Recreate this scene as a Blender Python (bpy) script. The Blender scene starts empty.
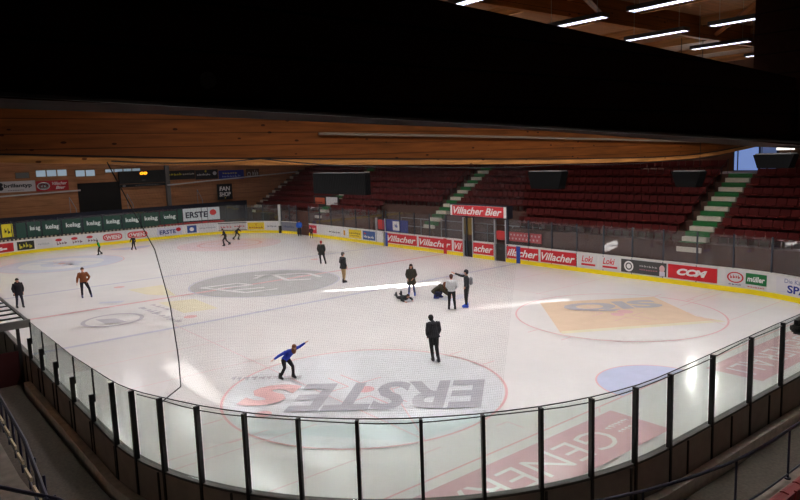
import bpy, bmesh, math, random
from mathutils import Vector, Matrix
from mathutils.geometry import tessellate_polygon
random.seed(7)
PI = math.pi
scene = bpy.context.scene
COL = scene.collection

# ------------------------------------------------------------------ materials
def lin(c):
    return tuple(((v/255)/12.92 if v/255 <= .04045 else ((v/255+.055)/1.055)**2.4) for v in c)
MATS = {}
def mat(name, rgb, rough=.6, metal=0, spec=.4, noise=None, bump=0, emit=None, scale=8, stretch=(1,1,1), linear=False):
    if name in MATS: return MATS[name]
    m = bpy.data.materials.new(name); m.use_nodes = True
    nt = m.node_tree; b = nt.nodes['Principled BSDF']
    c = rgb if linear else lin(rgb)
    b.inputs['Base Color'].default_value = (*c, 1)
    b.inputs['Roughness'].default_value = rough
    b.inputs['Metallic'].default_value = metal
    b.inputs['Specular IOR Level'].default_value = spec
    if noise or bump:
        tc = nt.nodes.new('ShaderNodeTexCoord'); mp = nt.nodes.new('ShaderNodeMapping')
        mp.inputs['Scale'].default_value = stretch
        nt.links.new(tc.outputs['Object'], mp.inputs['Vector'])
        n = nt.nodes.new('ShaderNodeTexNoise'); n.inputs['Scale'].default_value = scale
        n.inputs['Detail'].default_value = 5
        nt.links.new(mp.outputs['Vector'], n.inputs['Vector'])
        if noise:
            r = nt.nodes.new('ShaderNodeValToRGB')
            r.color_ramp.elements[0].position = .3; r.color_ramp.elements[1].position = .7
            r.color_ramp.elements[0].color = (*[v*(1-noise) for v in c], 1)
            r.color_ramp.elements[1].color = (*[min(1, v*(1+noise)) for v in c], 1)
            nt.links.new(n.outputs['Fac'], r.inputs['Fac'])
            nt.links.new(r.outputs['Color'], b.inputs['Base Color'])
        if bump:
            bp = nt.nodes.new('ShaderNodeBump'); bp.inputs['Strength'].default_value = bump
            bp.inputs['Distance'].default_value = .02
            nt.links.new(n.outputs['Fac'], bp.inputs['Height']); nt.links.new(bp.outputs['Normal'], b.inputs['Normal'])
    if emit:
        b.inputs['Emission Color'].default_value = (*lin(emit[0]), 1)
        b.inputs['Emission Strength'].default_value = emit[1]
    MATS[name] = m
    return m

def wood(name, rgb, plank=.2, axis='Z', noise=.35, rough=.55, knots=True, stretch=(.4,6,6), dark=.35):
    """laminated timber: stretched grain, board joints along one axis, a few knots"""
    if name in MATS: return MATS[name]
    m = mat(name, rgb, rough, spec=.12)
    nt = m.node_tree; b = nt.nodes['Principled BSDF']; c = lin(rgb)
    tc = nt.nodes.new('ShaderNodeTexCoord'); mp = nt.nodes.new('ShaderNodeMapping'); mp.inputs['Scale'].default_value = stretch
    nt.links.new(tc.outputs['Object'], mp.inputs['Vector'])
    n = nt.nodes.new('ShaderNodeTexNoise'); n.inputs['Scale'].default_value = 1.5; n.inputs['Detail'].default_value = 8
    nt.links.new(mp.outputs['Vector'], n.inputs['Vector'])
    r = nt.nodes.new('ShaderNodeValToRGB'); r.color_ramp.elements[0].position = .3; r.color_ramp.elements[1].position = .72
    r.color_ramp.elements[0].color = (*[v*(1-noise) for v in c], 1); r.color_ramp.elements[1].color = (*[min(1, v*(1+noise)) for v in c], 1)
    nt.links.new(n.outputs['Fac'], r.inputs['Fac'])
    # joints
    sp = nt.nodes.new('ShaderNodeSeparateXYZ'); nt.links.new(tc.outputs['Object'], sp.inputs['Vector'])
    mu = nt.nodes.new('ShaderNodeMath'); mu.operation = 'DIVIDE'; mu.inputs[1].default_value = plank
    nt.links.new(sp.outputs[axis], mu.inputs[0])
    fr = nt.nodes.new('ShaderNodeMath'); fr.operation = 'FRACT'; nt.links.new(mu.outputs[0], fr.inputs[0])
    lt = nt.nodes.new('ShaderNodeMath'); lt.operation = 'LESS_THAN'; lt.inputs[1].default_value = .06; nt.links.new(fr.outputs[0], lt.inputs[0])
    mix = nt.nodes.new('ShaderNodeMixRGB'); mix.blend_type = 'MULTIPLY'; mix.inputs['Color2'].default_value = (dark, dark, dark, 1)
    nt.links.new(lt.outputs[0], mix.inputs['Fac']); nt.links.new(r.outputs['Color'], mix.inputs['Color1'])
    out = mix.outputs['Color']
    if knots:
        v = nt.nodes.new('ShaderNodeTexVoronoi'); v.inputs['Scale'].default_value = 2.2
        mp2 = nt.nodes.new('ShaderNodeMapping'); mp2.inputs['Scale'].default_value = (1, .7, 1.6)
        nt.links.new(tc.outputs['Object'], mp2.inputs['Vector']); nt.links.new(mp2.outputs['Vector'], v.inputs['Vector'])
        l2 = nt.nodes.new('ShaderNodeMath'); l2.operation = 'LESS_THAN'; l2.inputs[1].default_value = .10; nt.links.new(v.outputs['Distance'], l2.inputs[0])
        m2 = nt.nodes.new('ShaderNodeMixRGB'); m2.blend_type = 'MULTIPLY'; m2.inputs['Color2'].default_value = (.25, .18, .15, 1)
        nt.links.new(l2.outputs[0], m2.inputs['Fac']); nt.links.new(out, m2.inputs['Color1']); out = m2.outputs['Color']
    nt.links.new(out, b.inputs['Base Color'])
    return m

def glass(name, tint, refl=.06, rough=.02, ior=1.45, body=0.0, bodycol=(.5,.5,.5)):
    m = bpy.data.materials.new(name); m.use_nodes = True; nt = m.node_tree; nt.nodes.clear()
    o = nt.nodes.new('ShaderNodeOutputMaterial'); t = nt.nodes.new('ShaderNodeBsdfTransparent'); t.inputs['Color'].default_value = (*tint, 1)
    g = nt.nodes.new('ShaderNodeBsdfGlossy'); g.inputs['Roughness'].default_value = rough
    d = nt.nodes.new('ShaderNodeBsdfDiffuse'); d.inputs['Color'].default_value = (*bodycol, 1)
    mx0 = nt.nodes.new('ShaderNodeMixShader'); mx0.inputs['Fac'].default_value = body
    nt.links.new(t.outputs[0], mx0.inputs[1]); nt.links.new(d.outputs[0], mx0.inputs[2])
    lw = nt.nodes.new('ShaderNodeLayerWeight'); lw.inputs['Blend'].default_value = .5
    pw = nt.nodes.new('ShaderNodeMath'); pw.operation = 'POWER'; pw.inputs[1].default_value = 5; nt.links.new(lw.outputs['Facing'], pw.inputs[0])
    fz = nt.nodes.new('ShaderNodeMath'); fz.operation = 'MULTIPLY_ADD'; fz.inputs[1].default_value = .6; fz.inputs[2].default_value = refl; nt.links.new(pw.outputs[0], fz.inputs[0])
    mx = nt.nodes.new('ShaderNodeMixShader'); nt.links.new(fz.outputs[0], mx.inputs['Fac'])
    nt.links.new(mx0.outputs[0], mx.inputs[1]); nt.links.new(g.outputs[0], mx.inputs[2]); nt.links.new(mx.outputs[0], o.inputs['Surface'])
    MATS[name] = m
    return m

M_black = mat('black_steel', (14,13,14), .45)
M_navy = mat('navy_steel', (22,24,52), .4, spec=.5)
M_grey = mat('galvanised_steel', (150,152,155), .4, metal=.6)
M_pale = mat('pale_paint', (205,203,200), .5)
M_white = mat('board_white', (222,220,220), .35, noise=.03, scale=3)
M_cap = mat('cap_white', (225,222,215), .4)
M_yellow = mat('kick_yellow', (238,214,20), .45)
M_outer = mat('board_outside', (158,148,138), .5, noise=.12, scale=3)
M_glassn = glass('near_glass', (.90,.94,.915), refl=.03, body=.02, bodycol=(.6,.7,.65))
M_glassf = glass('far_glass', (.93,.93,.94), refl=.05, body=.025, bodycol=(.55,.5,.5))
M_seat = mat('seat_red', (80,20,18), .7, spec=.15, noise=.12, scale=2)
M_conc = mat('stand_concrete', (78,50,40), .85, noise=.15, scale=2)
M_floor = mat('walkway_rubber', (84,74,66), .9, noise=.25, scale=14, bump=.2)
M_green = mat('step_green', (18,98,42), .6)
M_step = mat('step_white', (205,196,180), .7, noise=.08)
M_wall = wood('wall_boards', (172,122,86), plank=.55, axis='Z', noise=.18, rough=.7, knots=False, stretch=(.5,.5,4), dark=.6)
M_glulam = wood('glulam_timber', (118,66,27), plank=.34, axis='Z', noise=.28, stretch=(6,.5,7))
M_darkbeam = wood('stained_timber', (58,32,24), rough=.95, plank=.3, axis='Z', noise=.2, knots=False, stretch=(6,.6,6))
M_deck = wood('roof_boards', (122,82,54), plank=.3, axis='X', noise=.2, knots=False, stretch=(4,.5,4))
M_red = mat('sign_red', (196,30,38), .45)
M_wtext = mat('sign_white', (235,232,230), .5)
M_blk = mat('print_black', (16,16,18), .6)

# ------------------------------------------------------------------ mesh helpers
def build(name, bm, m, parent=None, smooth=False):
    me = bpy.data.meshes.new(name); bm.normal_update(); bm.to_mesh(me); bm.free()
    ms = m if isinstance(m, (list, tuple)) else [m]
    for x in ms: me.materials.append(x)
    if smooth:
        for p in me.polygons: p.use_smooth = True
    o = bpy.data.objects.new(name, me); COL.objects.link(o)
    if parent: o.parent = parent
    return o
def tag(o, label=None, cat=None, group=None, kind=None):
    if label: o['label'] = label
    if cat: o['category'] = cat
    if group: o['group'] = group
    if kind: o['kind'] = kind
    return o
def empty(name, loc, label, cat, group=None, rz=0):
    o = bpy.data.objects.new(name, None); COL.objects.link(o); o.location = loc; o.rotation_euler = (0,0,rz)
    o.empty_display_size = .2
    return tag(o, label, cat, group)
def struct(name, bm, m, parent=None, smooth=False):
    o = build(name, bm, m, parent, smooth)
    if not parent: o['kind'] = 'structure'
    return o
def box(bm, x0, x1, y0, y1, z0, z1, mi=0):
    v = [bm.verts.new(p) for p in [(x0,y0,z0),(x1,y0,z0),(x1,y1,z0),(x0,y1,z0),(x0,y0,z1),(x1,y0,z1),(x1,y1,z1),(x0,y1,z1)]]
    for f in [(3,2,1,0),(4,5,6,7),(0,1,5,4),(1,2,6,5),(2,3,7,6),(3,0,4,7)]:
        q = bm.faces.new([v[i] for i in f]); q.material_index = mi
def bx(*a): bm = bmesh.new(); box(bm, *a); return bm
def tube(bm, pts, r, n=8, caps=True, mi=0):
    pts = [Vector(p) for p in pts]; rings = []
    for i, p in enumerate(pts):
        d = (pts[min(i+1, len(pts)-1)] - pts[max(i-1, 0)]).normalized()
        a = Vector((0,0,1)) if abs(d.z) < .9 else Vector((1,0,0))
        u = d.cross(a).normalized(); w = u.cross(d)
        rr = r[i] if isinstance(r, (list, tuple)) else r
        rings.append([bm.verts.new(p + rr*(math.cos(2*PI*k/n)*u + math.sin(2*PI*k/n)*w)) for k in range(n)])
    for a, b in zip(rings, rings[1:]):
        for k in range(n):
            f = bm.faces.new((a[k], a[(k+1)%n], b[(k+1)%n], b[k])); f.material_index = mi
    if caps:
        bm.faces.new(rings[0]); bm.faces.new(rings[-1][::-1])
def prism(bm, poly, z0, z1):
    a = [bm.verts.new((x,y,z0)) for x, y in poly]; b = [bm.verts.new((x,y,z1)) for x, y in poly]; n = len(poly)
    bm.faces.new(a[::-1]); bm.faces.new(b)
    for i in range(n): bm.faces.new((a[i], a[(i+1)%n], b[(i+1)%n], b[i]))
def ellipsoid(bm, c, r, nu=14, nv=9, v0=-.5, v1=.5):
    rings = []
    for j in range(nv+1):
        t = PI*(v0 + (v1-v0)*j/nv)
        rings.append([bm.verts.new((c[0]+r[0]*math.cos(t)*math.cos(2*PI*k/nu), c[1]+r[1]*math.cos(t)*math.sin(2*PI*k/nu), c[2]+r[2]*math.sin(t))) for k in range(nu)])
    for a, b in zip(rings, rings[1:]):
        for k in range(nu): bm.faces.new((a[k], a[(k+1)%nu], b[(k+1)%nu], b[k]))
    bmesh.ops.remove_doubles(bm, verts=bm.verts, dist=1e-4)

# text -> 2D triangles fitted to a w x h rectangle centred on 0
_tc = {}
def text_polys(s, shear=0.0, bold=.0):
    k = (s, shear, bold)
    if k in _tc: return _tc[k]
    cu = bpy.data.curves.new('lettering', 'FONT'); cu.body = s; cu.shear = shear; cu.offset = bold; cu.resolution_u = 3
    cu.align_x = 'CENTER'
    o = bpy.data.objects.new('lettering', cu); COL.objects.link(o)
    dg = bpy.context.evaluated_depsgraph_get(); dg.update()
    me = o.evaluated_get(dg).to_mesh()
    vs = [(v.co.x, v.co.y) for v in me.vertices]; fs = [tuple(p.vertices) for p in me.polygons]
    o.evaluated_get(dg).to_mesh_clear()
    bpy.data.objects.remove(o); bpy.data.curves.remove(cu)
    xs = [v[0] for v in vs]; ys = [v[1] for v in vs]
    cx, cy = (min(xs)+max(xs))/2, (min(ys)+max(ys))/2; w, h = max(xs)-min(xs), max(ys)-min(ys)
    vs = [((x-cx)/w, (y-cy)/h) for x, y in vs]
    _tc[k] = (vs, fs); return _tc[k]
def text_bm(bm, s, w, h, cx, cy, fn, shear=0.0, bold=0.0, mi=0):
    """fn maps flat (x, y) to a 3D point"""
    if s[0] == '~':          # writing too small to read: a row of uneven marks
        n = int(s[1:]); rr = random.Random(len(s)*7+n+int(abs(cx)*10)); x = -.5; ws = [rr.uniform(.5, 1.1) for _ in range(n)]; tw = sum(ws)
        for q in ws:
            a0 = x+.1*q/tw; a1 = x+.8*q/tw; y0 = rr.uniform(-.5,-.3); y1 = rr.uniform(.15,.5)
            for (u0, u1, v0, v1) in ((a0, a0+(a1-a0)*.35, y0, y1), (a0+(a1-a0)*.35, a1, y0+.1, min(y1, y0+.45))):
                f = bm.faces.new([bm.verts.new(fn(cx+u*w, cy+v*h)) for u, v in ((u0,v0),(u1,v0),(u1,v1),(u0,v1))]); f.material_index = mi
            x += q/tw
        return
    vs, fs = text_polys(s, shear, bold)
    vv = [bm.verts.new(fn(cx + x*w, cy + y*h)) for x, y in vs]
    for f in fs:
        try: q = bm.faces.new([vv[i] for i in f]); q.material_index = mi
        except ValueError: pass

# ------------------------------------------------------------------ the rink outline
R = 8.5; A = R*PI/2
def path(s, d=0.0):
    """point on the rink outline, s metres along it, d metres inward"""
    Q = R-d
    if s < -6.5-A: return (-21.5+(-6.5-A-s), -15+d)
    if s < -6.5: t = (-6.5-s)/R; return (-21.5-Q*math.cos(t), -6.5-Q*math.sin(t))
    if s <= 6.5: return (-30+d, s)
    if s < 6.5+A: t = (s-6.5)/R; return (-21.5-Q*math.cos(t), 6.5+Q*math.sin(t))
    if s < 49.5+A: return (-21.5+s-6.5-A, 15-d)
    if s < 49.5+2*A: t = (s-49.5-A)/R; return (21.5+Q*math.sin(t), 6.5+Q*math.cos(t))
    if s < 62.5+2*A: return (30-d, 6.5-(s-49.5-2*A))
    if s < 62.5+3*A: t = (s-62.5-2*A)/R; return (21.5+Q*math.cos(t), -6.5-Q*math.sin(t))
    return (21.5-(s-62.5-3*A), -15+d)
def s_near(x): return 62.5+3*A + 21.5 - x         # s on the near long side
SN = s_near(11.9)                                 # where the near glass ends
def srange(s0, s1, step=.4):
    n = max(1, int(math.ceil((s1-s0)/step))); return [s0+(s1-s0)*i/n for i in range(n+1)]
def strip(bm, s0, s1, d0, d1, z0, z1, mi=0, step=.4):
    """solid band following the outline between offsets d0<d1 (d inward)"""
    rings = []
    for s in srange(s0, s1, step):
        a = path(s, d0); b = path(s, d1)
        rings.append([bm.verts.new((a[0],a[1],z0)), bm.verts.new((b[0],b[1],z0)), bm.verts.new((b[0],b[1],z1)), bm.verts.new((a[0],a[1],z1))])
    for p, q in zip(rings, rings[1:]):
        for k in range(4):
            f = bm.faces.new((p[k], p[(k+1)%4], q[(k+1)%4], q[k])); f.material_index = mi
    bm.faces.new(rings[0]).material_index = mi; bm.faces.new(rings[-1][::-1]).material_index = mi
def pathfn(d):
    return lambda s, z: (*path(s, d), z)

# ------------------------------------------------------------------ floor: ice and its markings
bm = bmesh.new()
outline = [path(s) for s in srange(-6.5-A-43, 62.5+3*A, .8)][:-1]
def icemat():
    m = mat('ice', (222,217,217), .16, spec=.24)
    nt = m.node_tree; b = nt.nodes['Principled BSDF']
    tc = nt.nodes.new('ShaderNodeTexCoord'); n = nt.nodes.new('ShaderNodeTexNoise'); n.inputs['Scale'].default_value = .35; n.inputs['Detail'].default_value = 9; n.inputs['Roughness'].default_value = .65
    nt.links.new(tc.outputs['Object'], n.inputs['Vector'])
    r = nt.nodes.new('ShaderNodeValToRGB'); r.color_ramp.elements[0].position = .35; r.color_ramp.elements[1].position = .65
    r.color_ramp.elements[0].color = (*lin((217,214,213)), 1); r.color_ramp.elements[1].color = (*lin((223,220,218)), 1)
    nt.links.new(n.outputs['Fac'], r.inputs['Fac']); nt.links.new(r.outputs['Color'], b.inputs['Base Color'])
    n2 = nt.nodes.new('ShaderNodeTexNoise'); n2.inputs['Scale'].default_value = 1.6; n2.inputs['Detail'].default_value = 6
    nt.links.new(tc.outputs['Object'], n2.inputs['Vector'])
    r2 = nt.nodes.new('ShaderNodeMapRange'); r2.inputs['To Min'].default_value = .11; r2.inputs['To Max'].default_value = .15
    nt.links.new(n2.outputs['Fac'], r2.inputs['Value']); nt.links.new(r2.outputs[0], b.inputs['Roughness'])
    return m
M_ice = icemat()
prism(bm, outline, -.15, 0)
ICE = struct('floor_ice', bm, M_ice)
def inkmat(name, rgb):
    return mat('under_ice_'+name, rgb, .13, spec=.24, noise=.035, scale=1.5)
INK = dict(red=(226,170,172), blue=(176,180,206), crease=(182,190,222), pale=(212,220,226), cyan=(196,216,222), grey=(166,166,174),
           orange=(226,196,164), yellow=(226,217,168), gen=(208,150,156), sred=(228,158,156), midgrey=(160,163,162), dim=(214,212,214), pink=(226,192,194), rim=(224,190,192),
           qgrey=(164,162,170), white=(226,224,224), bluelogo=(190,198,222))
for _k in INK:
    _f = .2 if _k in ('grey','orange') else .25 if _k in ('red','rim','crease') else .42
    INK[_k] = tuple(round(a*(1-_f)+b*_f) for a, b in zip(INK[_k], (222,217,217)))
INKZ = [0.003]
def ink_obj(name, bm, key, label=None):
    o = build(name, bm, inkmat(key, INK[key]), ICE)
    o.location.z = INKZ[0]; INKZ[0] += .0012
    if label: o['label'] = label
    return o
def poly2(bm, pts): bm.faces.new([bm.verts.new((x,y,0)) for x, y in pts])
def line2(bm, a, b, w):
    a = Vector(a); b = Vector(b); n = (b-a).normalized(); n = Vector((-n.y, n.x))*w/2
    poly2(bm, [a-n, b-n, b+n, a+n])
def ring2(bm, c, r0, r1, n=72, a0=0, a1=2*PI):
    full = abs(a1-a0-2*PI) < 1e-6
    I = [bm.verts.new((c[0]+r0*math.cos(a0+(a1-a0)*i/n), c[1]+r0*math.sin(a0+(a1-a0)*i/n), 0)) for i in range(n+(0 if full else 1))]
    O = [bm.verts.new((c[0]+r1*math.cos(a0+(a1-a0)*i/n), c[1]+r1*math.sin(a0+(a1-a0)*i/n), 0)) for i in range(n+(0 if full else 1))]
    L = len(I)
    for i in range(n): bm.faces.new((I[i], O[i], O[(i+1)%L], I[(i+1)%L]))
def disc2(bm, c, r, n=64, ry=None):
    ry = ry or r
    bm.faces.new([bm.verts.new((c[0]+r*math.cos(2*PI*i/n), c[1]+ry*math.sin(2*PI*i/n), 0)) for i in range(n)])
def flat(cx, cy, ang):
    ca, sa = math.cos(ang), math.sin(ang)
    return lambda x, y: (cx+x*ca-y*sa, cy+x*sa+y*ca, 0)
def yspan(x):        # half width of the ice at x
    ax = abs(x); return 15 if ax <= 21.5 else 6.5+math.sqrt(max(0, R*R-(ax-21.5)**2))
# discs first (lowest), then lines, then lettering
bm = bmesh.new(); disc2(bm, (20,-7), 4.42); ink_obj('face_off_disc', bm, 'pale', 'pale blue tinted disc in the near face-off circle')
bm = bmesh.new(); disc2(bm, (-20,7), 4.4); ink_obj('sponsor_disc', bm, 'pink', 'faded pink disc in the far face-off circle')
bm = bmesh.new()
poly2(bm, [(20.6,-11.25),(24.2,-8.4),(24.2,-5.6),(22.6,-8.0)]); ink_obj('sponsor_field', bm, 'cyan')
bm = bmesh.new(); disc2(bm, (0,0), 4.45); ink_obj('centre_disc', bm, 'midgrey', 'faded grey disc at centre ice')
bm = bmesh.new(); ring2(bm, (-20,-7), 3.0, 4.4); ring2(bm, (-20,-7), .6, 1.5)

for a, b in (((-22.4,-8.4),(-18.6,-4.2)),((-21.5,-9),(-19.6,-6.3)),((-20.5,-6.9),(-17.9,-6.2))): line2(bm, a, b, .35)
ink_obj('sponsor_disc', bm, 'bluelogo', 'pale blue ring logo at the far left')
bm = bmesh.new(); poly2(bm, [(15.9,6.6),(20.1,2.8),(23.9,8.95),(22.6,9.0),(19.15,11.4)]); ink_obj('sponsor_field', bm, 'orange', 'faded orange sponsor field in the right face-off circle')
bm = bmesh.new(); poly2(bm, [(20.0,3.0),(20.25,2.7),(23.95,8.9),(23.6,9.0)]); ink_obj('sponsor_field_edge', bm, 'yellow')
bm = bmesh.new(); poly2(bm, [(-4.4,-6.9),(-1.9,-6.6),(-.2,-5.5),(-4.3,-4.8)]); poly2(bm, [(.9,-6.9),(4.5,-6.9),(4.8,-5.2),(1.5,-5.1)]); ink_obj('sponsor_field', bm, 'yellow', 'two faded yellow fields left of centre ice')
# crease
for sx in (1,-1):
    bm = bmesh.new(); n = 32
    bm.faces.new([bm.verts.new((sx*26-sx*1.8*math.sin(PI*i/n), -1.8*math.cos(PI*i/n), 0)) for i in range(n+1)][::sx]); ink_obj('goal_crease', bm, 'crease', 'pale blue goal crease')
    bm = bmesh.new(); ring2(bm, (sx*26,0), 1.78, 1.84, 32, PI/2 if sx > 0 else -PI/2, 3*PI/2 if sx > 0 else PI/2)
    line2(bm, (sx*26,-yspan(26)), (sx*26, yspan(26)), .06); ink_obj('goal_line', bm, 'red')
bm = bmesh.new(); line2(bm, (0,-15), (0,15), .3); ink_obj('centre_line', bm, 'red', 'faded red centre line')
for x in (7.17, -7.17):
    bm = bmesh.new(); line2(bm, (x,-15), (x,15), .3); ink_obj('blue_line', bm, 'blue', 'faded blue zone line')
for c in [(20,-7),(20,7),(-20,7),(-20,-7)]:
    bm = bmesh.new(); ring2(bm, c, 4.45, 4.53)
    bm2 = bm
    ring2(bm2, c, 0, .3, 24)
    for sx in (-1,1):
        for sy in (-1,1):
            line2(bm, (c[0]+sx*.85, c[1]+sy*4.5), (c[0]+sx*.85, c[1]+sy*5.1), .05)
            line2(bm, (c[0]+sx*.6, c[1]+sy*.25), (c[0]+sx*1.8, c[1]+sy*.25), .05)
            line2(bm, (c[0]+sx*.6, c[1]+sy*.25), (c[0]+sx*.6, c[1]+sy*1.1), .05)
    ink_obj('face_off_circle', bm, 'red')
bm = bmesh.new(); ring2(bm, (0,0), 4.45, 4.55); ink_obj('centre_circle', bm, 'blue')
for c in [(5.6,-7),(5.6,7),(-5.6,-7),(-5.6,7)]:
    bm = bmesh.new(); disc2(bm, c, .32, 24); ink_obj('face_off_spot', bm, 'sred')
bm = bmesh.new()
for a, b in [((6.5,-8.2),(24.3,-8.2)), ((10.95,-13),(10.95,-7.6)), ((14.5,-14),(14.5,-7)), ((20.8,-14.3),(20.8,-10.9)), ((21.4,-14),(21.4,-9.7)),
             ((20.7,11.6),(20.7,14.4)), ((21.2,10.2),(21.2,14.4)), ((24,9),(24,14.2)), ((24.95,-6.2),(24.95,-5.75)), ((24.95,-5.75),(25.55,-5.75)), ((24.9,-8.8),(24.9,-8.2)),
             ((10.9,8.3),(10.9,13.6)), ((14.5,8),(14.5,14.2)), ((6.5,8.2),(16,8.2)), ((24.3,-8.2),(20.2,-6.2)), ((24.3,8.2),(22,9.4)), ((26,-3),(26.3,-3.4)), ((24,-14),(24,-10.2))]:
    line2(bm, a, b, .05)
ink_obj('court_lines', bm, 'rim', 'thin pink court lines under the ice')
# sponsor lettering in the ice
bm = bmesh.new(); text_bm(bm, 'ERSTE', 6.2, 2.5, 0, 0, flat(20.98,-6.78,math.radians(-130)), .22, .03); ink_obj('sponsor_lettering', bm, 'grey', 'large grey ERSTE lettering in the ice')
bm = bmesh.new(); text_bm(bm, 'S', 1.8, 1.9, 0, 0, flat(18.3,-9.5,math.radians(-130)), .25, .055)
disc2(bm, (19.65,-10.45), .25, 24); ink_obj('sponsor_emblem', bm, 'sred', 'red S emblem beside the ERSTE lettering')
bm = bmesh.new(); text_bm(bm, '~9', 2.5, .45, 0, 0, flat(16.7,-8.8,math.radians(-131)), .1, .03); ink_obj('sponsor_lettering', bm, 'qgrey')
bm = bmesh.new(); text_bm(bm, 'QIS', 4.6, 1.9, 0, 0, flat(18.95,8.2,math.radians(55)), .0, .045); ink_obj('sponsor_lettering', bm, 'qgrey', 'grey letters on the orange field')
bm = bmesh.new(); disc2(bm, (20.0,7.6), .35, 24); ink_obj('sponsor_emblem', bm, 'sred')
for y0, y1, nm in [(-11.9,-3.05,'near'), (2.35,10.2,'far')]:
    bm = bmesh.new(); poly2(bm, [(26.42,y0),(28.25,y0),(28.25,y1),(26.42,y1)]); ink_obj('sponsor_banner', bm, 'gen', 'red GENERALI banner frozen behind the goal line')
    bm = bmesh.new(); cy = (y0+y1)/2-.5; text_bm(bm, 'GENERALI', y1-y0-1.9, 1.0, 0, 0, flat(27.35, cy, -PI/2), 0, -.008)
    text_bm(bm, '~7', 1.0, .2, 0, 0, flat(27.1, y1-.75, -PI/2)); text_bm(bm, '~5', .8, .2, 0, 0, flat(27.45, y1-.75, -PI/2))
    ink_obj('sponsor_lettering', bm, 'white')
bm = bmesh.new()
for a, b in (((-1.2,-3.6),(-.9,-1.4)),((-1.2,-3.6),(2.2,-2.4)),((-.2,-3.0),(.3,-1.0)),((1.0,-2.6),(1.6,-.9)),((2.2,-2.4),(2.6,-.6)),((-.9,-1.4),(.1,-1.1)),((-2.6,.6),(-.6,3.4)),((-.6,3.4),(1.2,3.2)),((-2.0,1.6),(.6,1.2)),((.6,1.2),(1.4,2.4)),((-1.6,.1),(-2.4,1.2))): line2(bm, a, b, .3)
ink_obj('faded_emblem', bm, 'white', 'faded angular white shapes on the centre disc')
bm = bmesh.new(); ring2(bm, (3.45,-10.0), 1.22, 1.42);  poly2(bm, [(2.7,-10.6),(4.0,-10.5),(4.4,-9.6),(3.2,-9.8)]); ink_obj('sponsor_emblem', bm, 'qgrey', 'grey oval eagle-like emblem near the left glass')
bm = bmesh.new(); text_bm(bm, '~8', 5.0, .6, 0, 0, flat(4.0,-7.9,math.radians(3)), 0, .02); text_bm(bm, '~4', 2.2, .4, -1.2, .7, flat(3.6,-7.9,math.radians(3)), 0, .02); ink_obj('sponsor_lettering', bm, 'qgrey')
bm = bmesh.new(); ring2(bm, (-20,7), 2.6, 2.9); text_bm(bm, '~6', 5, .8, 0, 0, flat(-20.3,6.6,math.radians(50))); ink_obj('sponsor_emblem', bm, 'sred')
bm = bmesh.new(); poly2(bm, [(-1.6,-9.2),(-1.2,-9.4),(-.5,-8.4),(-.9,-8.1)]); disc2(bm,(12,4.6),.5,20,.9); ink_obj('sponsor_emblem', bm, 'bluelogo')

# ------------------------------------------------------------------ boards round the ice
def board(name, s0, s1, label, dark=False, outside=M_outer):
    a = path((s0+s1)/2)
    root = empty(name, (0,0,0), label, 'rink board')
    bm = bmesh.new(); strip(bm, s0, s1, -.12, -.02, 0, 1.16); build('panel', bm, M_white if not dark else mat('grey_panel',(120,120,124),.5), root)
    bm = bmesh.new(); strip(bm, s0, s1, -.03, .015, 0, .25); o = build('kick_plate', bm, M_yellow, root); o['label'] = 'yellow kick plate'
    bm = bmesh.new(); strip(bm, s0, s1, -.15, .01, 1.16, 1.21); build('cap_rail', bm, M_cap if s0 < 76 else mat('cap_dark', (90,86,82), .6), root)
    bm = bmesh.new(); strip(bm, s0, s1, -.16, -.12, 0, 1.16); build('outer_panel', bm, outside, root)
    return root
B_end = board('rink_board', -24, 16.85, 'white rink boards with yellow kick plate round the far left end, full of sponsor panels')
B_gate = board('rink_board', 17.2, 19.6, 'short dark board of the corner gate left of the fallen-back doorway', True)
B_left = board('rink_board', 21.9, 33.75, 'white rink boards on the far side left of the first dark doorway')
B_mid = board('rink_board', 34.05+.0, 43.25, 'boards with red beer panels between blue stripe and portal door')
B_port = board('rink_board', 44.25, 46.35, 'short board with red beer panel between the two portal doors')
B_right = board('rink_board', 47.4, 76.2, 'long white rink boards right of the portal curving round the right corner')
def advert(parent, s0, s1, z0, z1, rgb, texts=(), label=None, name='sponsor_panel', d=.012):
    m = mat('ad_%d_%d_%d' % rgb, rgb, .45)
    bm = bmesh.new(); strip(bm, s0, s1, d-.02, d, z0, z1, step=.5); o = build(name, bm, m, parent)
    if label: o['label'] = label
    w = s1-s0; h = z1-z0
    for t in texts:
        st, fx, fy, fw, fh, c = t[:6]; sh = t[6] if len(t) > 6 else 0; bo = t[7] if len(t) > 7 else .0
        bm = bmesh.new(); text_bm(bm, st, fw*w, fh*h, s0+w*fx, z0+h*fy, pathfn(d+.008), sh, bo)
        build('lettering', bm, mat('ink_%d_%d_%d' % c, c, .5), o)
    return o
def blob(parent, s, z, rs, rz, rgb, d=.018, inner=None):
    bm = bmesh.new(); n = 28; f = pathfn(d)
    if inner:
        I = [bm.verts.new(f(s+inner*rs*math.cos(2*PI*i/n), z+inner*rz*math.sin(2*PI*i/n))) for i in range(n)]
        O = [bm.verts.new(f(s+rs*math.cos(2*PI*i/n), z+rz*math.sin(2*PI*i/n))) for i in range(n)]
        for i in range(n): bm.faces.new((I[i], O[i], O[(i+1)%n], I[(i+1)%n]))
    else: bm.faces.new([bm.verts.new(f(s+rs*math.cos(2*PI*i/n), z+rz*math.sin(2*PI*i/n))) for i in range(n)])
    return build('emblem', bm, mat('ink_%d_%d_%d' % rgb, rgb, .5), parent)
W=(235,232,230); RD=(196,30,40); BK=(30,30,34); NV=(34,54,130); GY=(130,132,138)
z0, z1 = .33, 1.08
o = advert(B_end, -12.5, -8.65, z0, z1, (190,36,44), [('~3',.5,.4,.8,.5,W)])
o = advert(B_end, -8.35, -6.95, z0, z1, (38,38,30), [('~4',.5,.5,.8,.7,(200,190,60),.2,.04)])
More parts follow.
